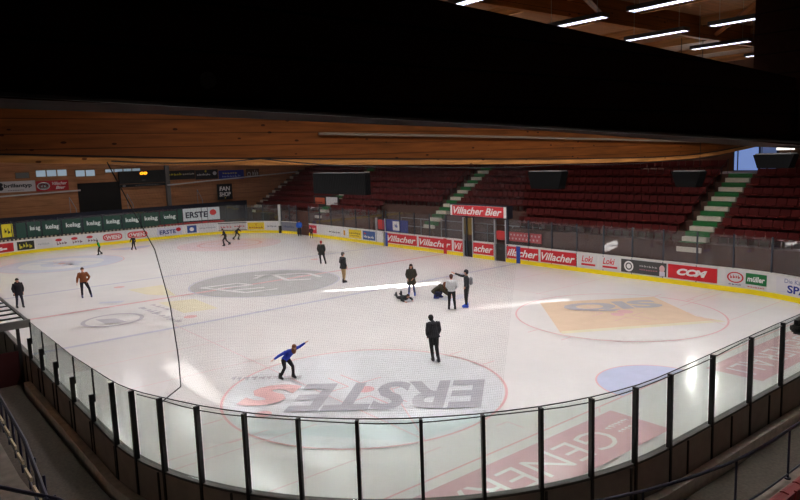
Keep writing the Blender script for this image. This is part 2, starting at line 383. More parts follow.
o = advert(B_end, -6.8, -5.45, z0, z1, (216,214,216), [('~8',.45,.5,.7,.34,(176,178,184))])
for a in (-4.75,-3.42,-2.1):
    o = advert(B_end, a-.6, a+.6, z0, z1, (220,218,219), [('~4',.55,.35,.75,.45,(120,90,96),.2)]); blob(o, a-.2, .9, .28, .13, (200,60,66))
for a, b in ((0.95+.0,2.75),(3.35,5.0)):
    pass
for sc in (-.15+.0,):
    pass
for a, b in ((.35-.35-1.2+0,0),): pass
def wien(parent, a, b):
    o = advert(parent, a, b, z0+.02, z1-.02, (220,218,219)); cx = (a+b)/2; w = (b-a)/2
    f = pathfn(.016)
    bm = bmesh.new(); n = 32; hz = .33
    pts = []
    for i in range(n):
        t = 2*PI*i/n; cs, sn = math.cos(t), math.sin(t)
        pts.append(f(cx + math.copysign(abs(cs)**.5, cs)*w*.98, .7+math.copysign(abs(sn)**.7, sn)*hz))
    bm.faces.new([bm.verts.new(p) for p in pts]); build('emblem', bm, mat('ad_red_oval', (204,34,44), .5), o)
    bm = bmesh.new(); text_bm(bm, 'WIEN', w*1.35, .36, cx, .68, pathfn(.024), 0, .03); build('lettering', bm, mat('ink_%d_%d_%d' % W, W), o)
    blob(o, cx, .7, w*.86, .28, W, .020, .93)
wien(B_end, -1.15+.0, .65); wien(B_end, 1.1, 3.05)
o = advert(B_end, 4.0, 6.5, z0, z1, (206,206,222), [('ERSTE',.42,.45,.66,.55,(40,44,110),0,.03)]); blob(o, 6.15, .82, .26, .2, RD)
o = advert(B_end, 7.05, 8.0, z0+.02, z1, (54,84,150)); blob(o, 7.5, .7, .22, .2, W)
o = advert(B_end, 8.2, 10.0, z0, z1, (214,213,216), [('~10',.5,.55,.9,.3,(150,152,160))])
o = advert(B_end, 10.2, 13.05, z0, z1, (200,196,198), [('~4',.27,.5,.4,.35,(190,70,74)), ('~4',.75,.55,.4,.35,(190,70,84))])
bm = bmesh.new(); strip(bm, 10.15, 13.1, .0, .03, z1-.03, z1+.03); strip(bm, 10.15, 13.1, .0, .03, z0-.03, z0+.03); build('sponsor_panel_frame', bm, M_blk, B_end)
o = advert(B_end, 13.2, 15.05, z0, z1, (230,200,50), [('~6',.5,.3,.85,.3,(150,60,40)), ('Y',.5,.7,.2,.35,(180,50,40))])
o = advert(B_end, 15.3, 16.7, z0, z1, (214,213,216), [('~5',.5,.5,.85,.35,(130,130,140),.2)])
o = advert(B_gate, 17.3, 19.4, z0, z1, (120,122,134), [('~6',.5,.5,.8,.4,(70,74,110))])
o = advert(B_left, 21.95, 23.3, z0, z1, (196,40,60), [('~3',.5,.6,.8,.4,W)])
o = advert(B_left, 23.6, 28.5, z0, z1, (220,218,218), [('~5',.58,.45,.4,.25,BK,.1), ('I',.9,.5,.06,.6,(210,150,40),0,.05)])
o = advert(B_left, 28.7, 30.6, z0, z1, (230,200,40), [('~7',.5,.6,.9,.3,(120,90,30)), ('~6',.5,.3,.7,.2,(120,90,30))])
o = advert(B_left, 30.85, 32.6, z0, z1, (60,90,150), [('~5',.5,.35,.85,.4,W), ('~1',.2,.72,.25,.3,(210,60,60),0,.04)])
def bier(parent, a, b, txt='Villacher', fx=.5, fw=.94):
    return advert(parent, a, b, z0-.02, z1+.02, (200,34,44), [(txt,fx,.5,fw,.62,W,.35,.022)])
bier(B_mid, 34.2, 38.05); bier(B_mid, 38.3, 42.05); bier(B_mid, 42.3, 43.2, 'Vil', .5, .85)
bier(B_port, 44.3, 46.25, 'acher')
bier(B_right, 47.5, 50.2, 'illacher', .5, .98); bier(B_right, 50.4, 53.15)
for a, b in ((53.3,54.65),(54.8,56.15)):
    o = advert(B_right, a, b, z0, z1, (216,214,215), [('Loki',.5,.68,.6,.5,(206,44,54),.25,.02)])
    advert(o, a+.25, b-.1, .44, .56, (206,40,50), d=.02)
o = advert(B_right, 56.3, 59.1, z0, z1, (70,68,68), [('~7',.62,.62,.4,.2,(170,168,168)), ('~8',.62,.35,.4,.16,(170,110,120))])
blob(o, 56.8, .7, .3, .3, W, .02, .7); blob(o, 56.8, .7, .14, .14, W); blob(o, 58.85, .75, .16, .2, (220,180,180)); 
advert(o, 58.7, 59.02, .35, .6, (220,210,225), d=.02)
o = advert(B_right, 59.2, 61.9, z0, z1, (198,30,40), [('CCM',.5,.52,.62,.5,W,.3,.06)])
o = advert(B_right, 62.35, 63.3, z0, z1, (216,214,216), [('~4',.5,.62,.55,.3,(190,40,50),0,.03),('~5',.5,.1,.7,.14,(90,100,130))]); blob(o, 62.83, .76, .42, .28, (196,40,50), .016, .8)
o = advert(B_right, 63.35, 64.4, .5, 1.05, (28,110,58), [('müller',.5,.5,.85,.5,W,.15,.03)])
advert(B_right, 63.4, 64.38, .33, .44, (216,214,216), [('~7',.5,.5,.9,.8,(200,50,60))])
o = advert(B_right, 64.9, 68.9, z0, z1, (216,214,220), [('SPARKASSE',.56,.33,.82,.5,(30,48,140),.0,.03), ('Die Kärntner',.32,.82,.42,.26,(90,104,160))])
# coloured line stripes where the ice lines meet the boards
for s, c, par in ((s_ := 41.35, RD, B_mid), (48.52, (34,60,150), B_right), (34.18, (34,60,150), B_mid)):
    advert(par, s-.17 if s != 34.18 else s-.1, s+.17, .0, 1.16, c, name='line_stripe', d=.03)
# near side boards
near = board('rink_board', 76.25, s_near(-8), 'dark-backed rink boards in the foreground under the tall glass')
for s in srange(76.6, s_near(-6), 2.0):
    bm = bmesh.new(); strip(bm, s, s+.04, -.19, -.16, 0, 1.16); build('panel_joint', bm, mat('dark_joint', (40,38,38)), near)

# glass screens
def screen(name, s0, s1, label, h, gm, step=1.95, pr=.04, pm=M_black, slim=None, base=1.2, post_bottom=0.0):
    root = empty(name, (0,0,0), label, 'glass screen')
    ss = srange(s0, s1, step)
    for i, s in enumerate(ss):
        x, y = path(s, -.06); bm = bmesh.new()
        tx, ty = path(s+.01, -.06); a = math.atan2(ty-y, tx-x)
        r = Matrix.Rotation(a, 3, 'Z')
        def bb(hx, hy, za, zb):
            k = len(bm.verts); box(bm, -hx, hx, -hy, hy, za, zb); bm.verts.ensure_lookup_table()
            for v in bm.verts[k:]:
                w = r @ Vector(v.co); v.co = (w.x+x, w.y+y, w.z)
        if slim and s > slim:
            bb(.013, .02, base+.55, h+.01); bb(.035, .04, post_bottom, base+.62); p = build('post', bm, pm, root)
        else:
            bb(pr, .04, post_bottom, h+.03); p = build('post', bm, pm, root)
    for a, b in zip(ss, ss[1:]):
        bm = bmesh.new(); strip(bm, a+.03, b-.03, -.066, -.054, base+.01, h-.01, step=.7); build('pane', bm, gm, root)
    return root, ss
def hs(s):
    L = [(74,2.87),(84,2.85),(88,2.78),(90,2.75),(100,2.75),(102.3,2.62),(106,2.44),(112,2.42)]
    for (a, x), (b, y) in zip(L, L[1:]):
        if a <= s <= b: return x+(y-x)*(s-a)/(b-a)
    return 2.75
def near_screen(label, ss, slim=False):
    root = empty('glass_screen', (0,0,0), label, 'glass screen')
    for s in ss[:-1] if not slim else ss:
        x, y = path(s, -.06); tx, ty = path(s+.01, -.06); rm = Matrix.Rotation(math.atan2(ty-y, tx-x), 3, 'Z'); bm = bmesh.new(); h = hs(s)
        if slim: box(bm, -.013,.013,-.02,.02,1.7,h+.01); q0 = len(bm.verts); box(bm, -.03,.03,-.055,.055,.2,1.9)
        else: q0 = 0; box(bm, -.03,.03,-.055,.055,.2,h+.03)
        bm.verts.ensure_lookup_table(); ox, oy = path(s, -.135)
        for i_, v in enumerate(bm.verts):
            w = rm @ Vector(v.co); v.co = (w.x+(x if i_ < q0 else ox), w.y+(y if i_ < q0 else oy), w.z)
        build('post', bm, M_black, root)
    for a, b in zip(ss, ss[1:]):
        bm = bmesh.new(); h = min(hs(a), hs(b)); A0 = []
        for s in srange(a+.03, b-.03, .6):
            p, q = path(s, -.066), path(s, -.054); hh = hs(s)-.01
            A0.append([bm.verts.new((*p,1.22)), bm.verts.new((*q,1.22)), bm.verts.new((*q,hh)), bm.verts.new((*p,hh))])
        for p, q in zip(A0, A0[1:]):
            for k in range(4): bm.faces.new((p[k], p[(k+1)%4], q[(k+1)%4], q[k]))
        bm.faces.new(A0[0]); bm.faces.new(A0[-1][::-1])
        build('pane', bm, M_glassn, root)
near_screen('tall clear glass panes between black posts behind the near goal', [76.5,78.35,80.2,82.0,83.82,85.58,87.44,89.2,90.34])
near_screen('glass panes and black posts curving round the near corner', [90.34,91.46,92.54,93.64,94.74,95.86,96.94,98.02,99.12,100.18,101.22,102.28,104.12])
near_screen('greenish glass panes with slim posts along the left foreground side', [104.12,105.98,107.88,109.74,111.5], True)
SN = 111.5
bm = bmesh.new()
tube(bm, [(*path(s, -.06), hs(s)+.02) for s in srange(76.6, SN, .6)], .012, 6)
o = build('wire_rope', bm, M_black); tag(o, 'thin black wire running along the top edge of the foreground glass', 'cable')
bm = bmesh.new()
tube(bm, [(*path(s, -.12), hs(s)-.03+.02*math.sin(s*1.7)) for s in srange(76.6, 101, .5)], .011, 6)
o = build('net_rope', bm, M_black); tag(o, 'second black rope sagging just below the top of the near glass', 'rope')
# far screens
M_glassb = glass('banner_glass', (.93,.94,.94), refl=.04, body=.02, bodycol=(.5,.5,.5))
segs = [(-16.3, 8.6, 'glass screen over the far end boards carrying green sponsor banners'), (8.6+.6, 16.85, 'glass screen over the far end boards in the corner beyond the white banner'),
        (17.2,19.6,'glass over the short dark corner board'), (21.9, 33.7, 'glass screen on the far side left of the first doorway'), (34.1, 43.2, 'glass screen over beer panels left of the portal'),
        (47.45, 76.0, 'long glass screen on the far side right of the portal')]
for a, b, lb in segs:
    screen('glass_screen', a, b, lb, 2.9, M_glassf if a > 17 else M_glassb, 2.0 if a > 17 else 1.93, pr=.03, pm=mat('slate_post', (44,48,60), .4))
screen('glass_screen', 44.3, 46.3, 'single glass pane between the two portal doors', 2.85, M_glassf, 2.0, pr=.03, pm=mat('slate_post', (44,48,60), .4))

# green banners hung on the far end glass: one per pane
GR = (32,66,56)
cent = [-9.2,-7.95,-6.8,-5.4,-3.65,-1.9,-.15,1.65,3.45,5.25]
for i, (a, b) in enumerate([(-10.9,-9.6),(-9.5,-8.5),(-8.3,-7.45),(-7.4,-6.25),(-6.2,-4.6),(-4.55,-2.8),(-2.75,-1.05),(-1.0,.7),(.75,2.5),(2.55,4.35),(4.4,6.15)]):
    if i < 2: c, txt, tc = (216,200,40), '~3', (60,50,20)
    else: c, txt, tc = (GR, 'kelag', (214,222,218))
    root = bpy.data.objects.new('glass_banner', None); COL.objects.link(root)
    tag(root, ['yellow banner cut by the left edge of the picture on the far glass','yellow banner with dark lettering at the left of the far glass','plain dark green banner right of the yellow one'][i] if i < 3 else
        'dark green kelag banner on far glass, %s of the green row from the left' % ['','','','first','second','third','fourth','fifth','sixth','seventh','last'][i], 'banner', 'sponsor banners on the far end glass')
    m = mat('ad_%d_%d_%d' % c, c, .4)
    bm = bmesh.new(); strip(bm, a+.04, b-.04, -.045, -.03, 1.42 if i > 1 else 1.6, 2.72); build('cloth', bm, m, root)
    bm = bmesh.new()
    if i != 2:
        text_bm(bm, txt, (b-a)*.7 if i > 1 else (b-a)*.7, .52, (a+b)/2+.08, 2.12, pathfn(-.024), 0, .025)
        build('lettering', bm, mat('ink_%d_%d_%d' % tc, tc), root)
root = bpy.data.objects.new('glass_banner', None); COL.objects.link(root)
tag(root, 'long white ERSTE banner with red emblem on the far glass', 'banner')
bm = bmesh.new(); strip(bm, 6.75, 10.4, -.045, -.03, 1.55, 2.82); build('cloth', bm, mat('banner_white', (196,206,210)), root)
bm = bmesh.new(); strip(bm, 6.2, 6.7, -.045, -.03, 1.5, 2.8); build('border', bm, mat('ad_%d_%d_%d' % GR, GR), root)
bm = bmesh.new(); text_bm(bm, 'ERSTE', 2.2, .62, 8.1, 2.15, pathfn(-.024), 0, .03); build('lettering', bm, mat('ink_40_44_60', (40,44,60)), root)
blob(root, 9.75, 2.3, .33, .3, (200,60,60), -.024); o = None
bm = bmesh.new()
for s in srange(-12, 6, .34): strip(bm, s, s+.17, -.10, -.08, 1.22, 1.36, step=.2)
o = build('board_bracket_row', bm, mat('bracket_tan', (190,176,150))); tag(o, 'row of small pale brackets between far boards and green banners', 'bracket')
bm = bmesh.new(); strip(bm, 4.2, 10.8, -.10, -.08, 1.25, 1.42); o = build('red_trim_strip', bm, mat('trim_red', (190,60,60))); tag(o, 'red trim strip under the white banner on the far end', 'trim')

# corner post of the gate
for s, c, nm, lb in ((17.0, (210,210,208), 'gate_post', 'pale gate post at the far corner with dark foot'),):
    root = empty(nm, (*path(s, -.03), 0), lb, 'post')
    build('post', bx(-.1,.1,-.1,.1,.5,2.9), mat('post_pale', c), root)
    build('foot', bx(-.13,.13,-.13,.13,0,.75), M_black, root)

# ------------------------------------------------------------------ doors, portal in the far boards
def doorway(s0, s1, label, top=2.9):
    x0, x1 = path(s0)[0], path(s1)[0]
    root = empty('doorway_gate', ((x0+x1)/2, 15.05, 0), label, 'gate')
    w = (x1-x0)/2
    build('jamb', bx(-w-.02,-w+.06,-.06,.12,0,top), mat('jamb_pale', (170,170,172)), root)
    build('jamb', bx(w-.06,w+.02,-.06,.12,0,top), mat('jamb_pale', (170,170,172)), root)
    build('lower_panel', bx(-w+.06,w-.06,.06,.1,0.05,1.15), mat('gate_dark', (30,26,22), .6, noise=.3, scale=5), root)
    return root
doorway(33.8, 34.05+.0, 'slim dark gap in boards', 1.2) if False else None
g = doorway(32.75, 33.85+.2, 'narrow dark doorway with red notice left of the blue banner', 2.3)
o = build('notice', bx(-.42,.42,.0,.05,1.35,2.15), mat('notice_red', (170,40,40)), g)
g = doorway(43.25, 44.25, 'left dark doorway under the beer portal sign', 2.85)
build('upper_panel', bx(-.44,.44,.05,.09,1.6,2.8), mat('ochre_panel', (110,88,26)), g)
g = doorway(46.35, 47.4, 'right dark doorway under the beer portal sign', 2.85)
o = build('notice', bx(-.42,.42,.04,.09,1.5,2.05), mat('notice_red', (170,40,40)), g)
root = empty('portal_sign', (3.5, 14.95, 2.93), 'red Villacher Bier sign box spanning the two portal doors', 'sign')
build('sign_box', bx(-2.8,2.8,-.05,.5,0,.86), mat('sign_navy', (26,28,44)), root)
build('face', bx(-2.72,2.72,-.08,-.05,.05,.8), M_wtext, root)
build('red_field', bx(-2.5,2.5,-.1,-.08,.06,.79), mat('ad_200_34_44', (200,34,44)), root)
bm = bmesh.new(); text_bm(bm, 'Villacher Bier', 4.7, .52, 0, .43, lambda x, y: (x, -.108, y), .35, .022); build('lettering', bm, M_wtext, root)
for x in (-1.25+.0, 2.7):
    build('support_post', bx(x-.05,x+.05,.05,.15,-2.93,0), mat('slate_post', (44,48,60)), root)
# blue banner on the bench glass, red dotted banner
root = empty('bench_banner', (-6.0, 15.09, 1.26), 'blue banner with white square on the glass right of the narrow doorway', 'banner')
build('cloth', bx(-1.55,1.55,-.02,.02,0,.98), mat('banner_blue', (36,56,150)), root)
build('emblem', bx(-.35,.55,-.035,-.02,.12,.86), M_wtext, root)
bm = bmesh.new(); text_bm(bm, '~2', .4, .5, .1, .5, lambda x, y: (x, -.04, y), 0, .05); build('lettering', bm, mat('banner_blue', (36,56,150)), root)
bm = bmesh.new(); box(bm, -1.9,1.9,-.02,.02,0,.62)
root = empty('dotted_banner', (7.1, 15.15, 1.45), 'red banner with pale check pattern behind the glass right of the portal', 'banner')
build('cloth', bm, mat('ad_190_60_64', (190,60,64)), root)
bm = bmesh.new()
for i in range(12):
    for j in range(2):
        box(bm, -1.8+.3*i+(.15 if j else 0), -1.68+.3*i+(.15 if j else 0), -.035, -.02, .12+.26*j, .24+.26*j)
build('check_pattern', bm, mat('check_pale', (216,170,168)), root)
# players' bench railing on the walkway behind the glass
root = empty('bench_railing', (3.4, 16.0, .9), 'pale steel railing behind the portal and bench glass', 'railing')
for x in (-9.8,-7.3,-4.9,-2.4,0,2.4,4.9): 
    bm = bmesh.new(); tube(bm, [(x,0,0),(x,0,1.45)], .03); build('post', bm, M_grey, root)
for z in (1.45,.8):
    bm = bmesh.new(); tube(bm, [(-9.8,0,z),(4.9,0,z)], .03); build('rail', bm, M_grey, root)

# ------------------------------------------------------------------ far grandstand
Y0, DY, Z0, DZ = 17.0, .79, 2.75, .49
XL, XR = -32.5, 31.0
NR = 7
def NRX(x): return 6 if x > 10 else 7
STAIRS = [18.15, -2.73, -18.7, -32.3]
bm = bmesh.new()
def stand_block(bm, x0, x1, n0, nr):
    prof = [(15.25,-.1),(15.25,.9)]
    if n0 == 0: prof += [(17.0,.9)]
    else: prof += [(Y0+DY*n0-.05,.9)]
    for n in range(n0, nr):
        y = Y0+DY*n; prof += [(y-(.05 if n == n0 and n0 else 0), Z0+DZ*(n+1)), (y+DY, Z0+DZ*(n+1))]
    prof[-1] = (YN_-.02, prof[-1][1]); prof += [(YN_-.02, -.1)]
    a = [bm.verts.new((x0, y, z)) for y, z in prof]; b = [bm.verts.new((x1, y, z)) for y, z in prof]; n = len(prof)
    for i in range(n): bm.faces.new((a[i], a[(i+1)%n], b[(i+1)%n], b[i]))
    bm.faces.new(a[::-1]); bm.faces.new(b)
YN_ = 24.8
stand_block(bm, XL, -9.5, -2, 7); stand_block(bm, -9.5, 6.2, 0, 7); stand_block(bm, 6.2, 12, -2, 7); stand_block(bm, 12, XR+8, -2, 6)
bmesh.ops.recalc_face_normals(bm, faces=bm.faces)
STAND = struct('floor_grandstand', bm, M_conc)
# stairs
for i, xs in enumerate(STAIRS):
    root = empty('stair_flight', (xs, 0, 0), ['wide white and green stair flight climbing the right part of the red stand','white and green stair flight above the portal sign','white stair flight behind the hanging score cube','pale stair flight at the far corner left of all red seats'][i], 'stairs')
    for n in range(-2, NRX(xs)):
        y = Y0+DY*n; z = Z0+DZ*n; k = 1.35 if i == 0 else 1.15; lo = z
        build('step', bx(0, k, max(y-.40, 15.26), y, lo, z+.26), M_step, root)
        if n < 0 and i == 1: build('stair_base', bx(.02, k-.02, max(y-.38,15.28), y+.4, .9, z+.1), M_conc, root)
        build('step_riser', bx(0, k, y-.04, y+.4, z+.2, z+DZ+.015), M_green if i < 3 else M_conc, root)
# seats
def seat_bm(bm, ox, oy, oz):
    w = .235
    prof = [(-.20,.40),(-.17,.43),(.12,.40),(.17,.44),(.24,.76),(.21,.80),(.19,.77),(.12,.46),(-.16,.385)]
    prof = [(-.20,.37),(-.20,.42),(-.14,.44),(.10,.41),(.15,.46),(.22,.78),(.26,.78),(.20,.40),(.12,.35)]
    a = [bm.verts.new((ox-w, oy+p[0], oz+p[1])) for p in prof]; b = [bm.verts.new((ox+w, oy+p[0], oz+p[1])) for p in prof]
    n = len(prof)
    for i in range(n): bm.faces.new((a[i], b[i], b[(i+1)%n], a[(i+1)%n]))
    bm.faces.new(a); bm.faces.new(b[::-1])
    box(bm, ox-.03, ox+.03, oy+.02, oy+.1, oz, oz+.37)
spots = []
for n in range(-2, NR):
    x = XL+1.6
    while x < XR:
        ok = all(not (sx-.32 < x < sx+(1.62 if j == 0 else 1.5)) for j, sx in enumerate(STAIRS))
        if n < 0 and -9.8 < x < 6.5: ok = False
        if n >= NRX(x-1.9): ok = False
        if ok: spots.append((x, Y0+DY*n+.47, Z0+DZ*(n+1), n))
        x += .52
cam_xy = (37.2,-19.1)
vis = [s for s in spots if s[0] < 27 and s[3] <= 7]
vis.sort(key=lambda s: math.hypot(s[0]-cam_xy[0], s[1]-cam_xy[1]))
near_set = set(vis[:300])
bm = bmesh.new(); seat_bm(bm, 0, 0, 0); seat_me = bpy.data.meshes.new('stadium_seat'); bmesh.ops.recalc_face_normals(bm, faces=bm.faces); bm.to_mesh(seat_me); bm.free(); seat_me.materials.append(M_seat)
seat0 = bpy.data.objects.new('stadium_seat', seat_me)
first = True
for s in vis[:300]:
    o = seat0 if first else seat0.copy(); first = False
    COL.objects.link(o); o.location = s[:3]
    tag(o, 'dark red plastic seat in the right half of the far grandstand rows', 'seat', 'red seats of the far grandstand, nearest rows')
bm = bmesh.new()
for s in spots:
    if s not in near_set: seat_bm(bm, *s[:3])
bmesh.ops.recalc_face_normals(bm, faces=bm.faces)
o = build('stadium_seats', bm, M_seat); tag(o, 'rows of dark red plastic seats filling the rest of the far grandstand', 'seats', kind='stuff')
# rails beside the stairs
for xs, lb in ((17.95,'thin steel handrail left of the right stair flight'), (-2.9,'thin steel handrail left of the stair flight above the portal')):
    root = empty('stair_handrail', (xs, 0, 0), lb, 'railing'); nn = NRX(xs)
    for n in range(0, nn):
        y = Y0+DY*n+.3; z = Z0+DZ*(n+1); bm = bmesh.new(); tube(bm, [(0,y,z),(0,y,z+.85)], .016, 6); build('post', bm, M_black, root)
    bm = bmesh.new(); tube(bm, [(0,Y0+.3,Z0+DZ+.85),(0,Y0+DY*(nn-1)+.3,Z0+DZ*nn+.85)], .016, 6); build('rail', bm, M_black, root)

# ------------------------------------------------------------------ hall shell
XW, XE, YS, YN, ZR = -34.0, 47.0, -30.0, 24.8, 12.6
bm = bx(XW-.3, XW, YS, YN, -.3, ZR); WL = struct('wall_left', bm, M_wall)
M_wall2 = mat('dark_plaster', (70,60,56), .9, noise=.1)
struct('wall_far', bx(XW, XE, YN, YN+.3, -.3, ZR), mat('far_wall_boards', (92,62,44), .8, noise=.15, scale=2))
struct('wall_right', bx(XE, XE+.3, YS, YN, -.3, ZR), M_wall2)
struct('wall_near', bx(XW, XE, YS-.3, YS, -.3, ZR), M_wall2)
# rubber floor around the ice (with the ice cut out)
bm = bmesh.new()
outer = [(XW,YS),(XE,YS),(XE,YN),(XW,YN)]
hole = [path(s, -.02) for s in srange(-6.5-A-43, 62.5+3*A, .8)][:-1]
tri = tessellate_polygon([[Vector((x,y,0)) for x, y in outer], [Vector((x,y,0)) for x, y in hole]])
vs = [bm.verts.new((x,y,-.02)) for x, y in outer+hole]
for t in tri: bm.faces.new([vs[i] for i in t])
bmesh.ops.recalc_face_normals(bm, faces=bm.faces)
struct('floor_walkway', bm, M_floor)
# raised walkway and kerb on the near side
def nband(bm, o0, o1, z0, z1, s0=74, s1=None): strip(bm, s0, s1 or s_near(-26), o0, o1, z0, z1, step=.8)
bm = bmesh.new(); nband(bm, -2.2, -.5, -.02, .2); struct('floor_near_walkway', bm, M_floor)
bm = bmesh.new(); nband(bm, -.40, -.2, -.02, .42, 74, s_near(12.4)); struct('trim_kerb', bm, mat('kerb_stone', (232,226,218), .8, noise=.15, scale=5))
# near grandstand, stepped
bm = bmesh.new()
strip(bm, 74, s_near(-26), -3.05, -2.05, -.02, 1.0, step=.8)
for k in range(0, 9):
    strip(bm, 74, s_near(-26), -3.05-.8*(k+1), -3.05-.8*k, -.02, 1.0+.49*(k+1), step=.8)
struct('floor_near_stand', bm, mat('near_concrete', (130,118,108), .9, noise=.2, scale=4))
# roof deck with three added slots, shaped so the sun casts patches on the ice
SD = (-.30, .20)     # horizontal shift of sunlight per metre of height
def slot(poly): return [(x+SD[0]*ZR, y+SD[1]*ZR) for x, y in poly]
slotsB = slot([(14.15,3.35),(14.45,3.15),(16.7,7.9),(16.2,8.4)])
slotsC = slot([(11.9,-10.9),(14.2,-11.1),(16.8,-11.15),(18.4,-10.95),(15.5,-10.3),(11.9,-9.9)])
slots = [slot([(5.02,.63),(7.68,4.39),(8.39,6.65),(8.06,7.1),(6.65,5.0)]), slotsB, slotsC]
def tint(name, t):
    m = bpy.data.materials.new(name); m.use_nodes = True; nt = m.node_tree; nt.nodes.clear()
    o = nt.nodes.new('ShaderNodeOutputMaterial'); b = nt.nodes.new('ShaderNodeBsdfTransparent'); b.inputs['Color'].default_value = (t,t,t,1); nt.links.new(b.outputs[0], o.inputs['Surface']); return m
bm = bmesh.new()
for zz in (ZR, ZR+.12):
    ol = [(XW,YS),(XE,YS),(XE,YN),(XW,YN)]; loops = [ol]+slots
    tri = tessellate_polygon([[Vector((x,y,0)) for x, y in l] for l in loops])
    vs = [bm.verts.new((x,y,zz)) for l in loops for x, y in l]
    for t in tri: bm.faces.new([vs[i] for i in t])
bmesh.ops.recalc_face_normals(bm, faces=bm.faces)
CE = struct('ceiling', bm, M_deck)
for sl, t in ((slotsB, .06), (slotsC, .03)):  # dimming sheets added over two slots to weaken their sun patches
    bm = bmesh.new(); cx = sum(p[0] for p in sl)/len(sl); cy = sum(p[1] for p in sl)/len(sl)
    bm.faces.new([bm.verts.new((cx+(x-cx)*1.04, cy+(y-cy)*1.04+.0, ZR+.16)) for x, y in sl]); o = build('slot_dimmer', bm, tint('sun_dimmer_%g' % t, t), CE)

# roof timbers
root = None
for i, x in enumerate([-28,-21,-14,-7,-.6,8.6,22.6,30.6,37.5]):
    bm = bmesh.new(); box(bm, x-.12, x+.12, YS, YN, 11.75, ZR-.01)
    o = build('roof_beam', bm, M_glulam); tag(o, 'glulam roof beam under the boarded ceiling above the lamps', 'beam', 'roof beams over the rink')
for i, y in enumerate([-26,-21,-15.5,-5.2,-.1+.0,4.1,8.6,13.0,17.5,22.0]):
    bm = bmesh.new(); box(bm, XW, XE, y-.07, y+.07, 12.25, ZR-.005)
    o = build('roof_purlin', bm, wood('purlin_timber', (160,112,70), plank=5, axis='Z', knots=False)); tag(o, 'slender roof purlin running lengthwise under the ceiling boards', 'purlin', 'roof purlins')
# diagonal struts seen at the top right
for i, (p, q) in enumerate([((22.6,2,12.0),(26,-5,11.9)),((22.6,10,12.0),(27,4,11.9)),((30.6,6,12.0),(26.5,12.5,11.9))]):
    bm = bmesh.new(); tube(bm, [p, q], .11, 4); o = build('roof_brace', bm, M_glulam); tag(o, ['diagonal timber brace between roof beams nearest the picture top','diagonal timber brace behind the upper row of lamps','diagonal timber brace close to the dark column'][i], 'brace')

# lamps
M_tube = mat('lamp_diffuser', (235,235,255), .4, emit=((226,228,255), 3.2))
M_housing = mat('lamp_housing', (60,60,64), .5)
proto = empty('ceiling_lamp', (0,0,0), 'long white ceiling lamp hanging over the ice', 'lamp', 'ceiling lamps over the ice')
bm = bmesh.new(); box(bm, -1.05,1.05,-.16,.16,.05,.13); box(bm,-1.05,1.05,-.18,-.15,-.0,.12); box(bm,-1.05,1.05,.15,.18,-.0,.12); box(bm,-1.08,-1.05,-.18,.18,-.0,.12); box(bm,1.05,1.08,-.18,.18,-.0,.12)
build('housing', bm, M_housing, proto)
build('diffuser', bx(-1.03,1.03,-.145,.145,.0,.05), M_tube, proto)
bm = bmesh.new()
for k in range(1, 14): box(bm, -1.03+k*.147-.003, -1.03+k*.147+.003, -.145, .145, -.012, 0)
build('louvre', bm, M_housing, proto)
for x in (-.8,.8):
    bm = bmesh.new(); tube(bm, [(x,0,.12),(x,0,1.58)], .008, 5); build('suspension_wire', bm, M_grey, proto)
first = True
LX = [24.65, 27.55, 13.05, 15.95, 1.45, 4.35, -10.15, -7.25, -21.75, -18.85]
LY = [-11.5,-7.1,-2.4,1.95,6.3,10.7]
for x in LX:
    for y in LY:
        if first: o = proto; first = False
        else:
            o = proto.copy(); COL.objects.link(o)
            for c in proto.children:
                d = c.copy(); COL.objects.link(d); d.parent = o
        o.location = (x, y, 11.0)
        o['label'] = 'long white ceiling lamp with louvre hanging over the ice'
# the light they throw down (one wide source per pair, real luminaires)
for x in (26.1,14.5,2.9,-8.7,-20.3):
    for y in LY:
        l = bpy.data.lights.new('lamp_light', 'AREA'); l.shape = 'RECTANGLE'; l.size = 4.9; l.size_y = .28
        l.energy = 235; l.color = (1,.98,.965); l.spread = math.radians(150)
        ob = bpy.data.objects.new('lamp_light', l); COL.objects.link(ob); ob.location = (x,y,10.95)

# ------------------------------------------------------------------ beams in front of the camera
bm = bmesh.new()   # sagging glulam beam at x=20
bot = [(-20.5,7.72),(-16.5,7.56),(-12.5,7.36),(-5.2,7.12),(2.9,6.87),(9.0,6.76),(12.5,6.77),(15.5,6.90),(18.2,7.09),(21.5,7.4),(24.5,7.75)]
def lerp(L, y):
    for (a, za), (b, zb) in zip(L, L[1:]):
        if a <= y <= b: return za+(zb-za)*(y-a)/(b-a)
    return L[-1][1]
ys = [-20.5+.9*i for i in range(51)]
def beamstrip(bm, x0, x1, zf0, zf1):
    rings = [[bm.verts.new((x0,y,zf0(y))), bm.verts.new((x1,y,zf0(y))), bm.verts.new((x1,y,zf1(y))), bm.verts.new((x0,y,zf1(y)))] for y in ys]
    for p, q in zip(rings, rings[1:]):
        for k in range(4): bm.faces.new((p[k], p[(k+1)%4], q[(k+1)%4], q[k]))
    bm.faces.new(rings[0]); bm.faces.new(rings[-1][::-1])
root = empty('arched_beam', (20, 2, 7), 'orange-brown laminated timber beam spanning the rink above the near goal', 'beam')
root.location = (0,0,0)
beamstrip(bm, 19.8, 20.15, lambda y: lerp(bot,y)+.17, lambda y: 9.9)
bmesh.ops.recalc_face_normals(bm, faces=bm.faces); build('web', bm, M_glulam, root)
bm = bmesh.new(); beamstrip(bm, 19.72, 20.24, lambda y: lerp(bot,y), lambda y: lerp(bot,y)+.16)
bmesh.ops.recalc_face_normals(bm, faces=bm.faces); o = build('flange', bm, wood('flange_timber', (196,134,74), plank=3, axis='Z', stretch=(6,.5,7)), root); o['label'] = 'lighter bottom flange'
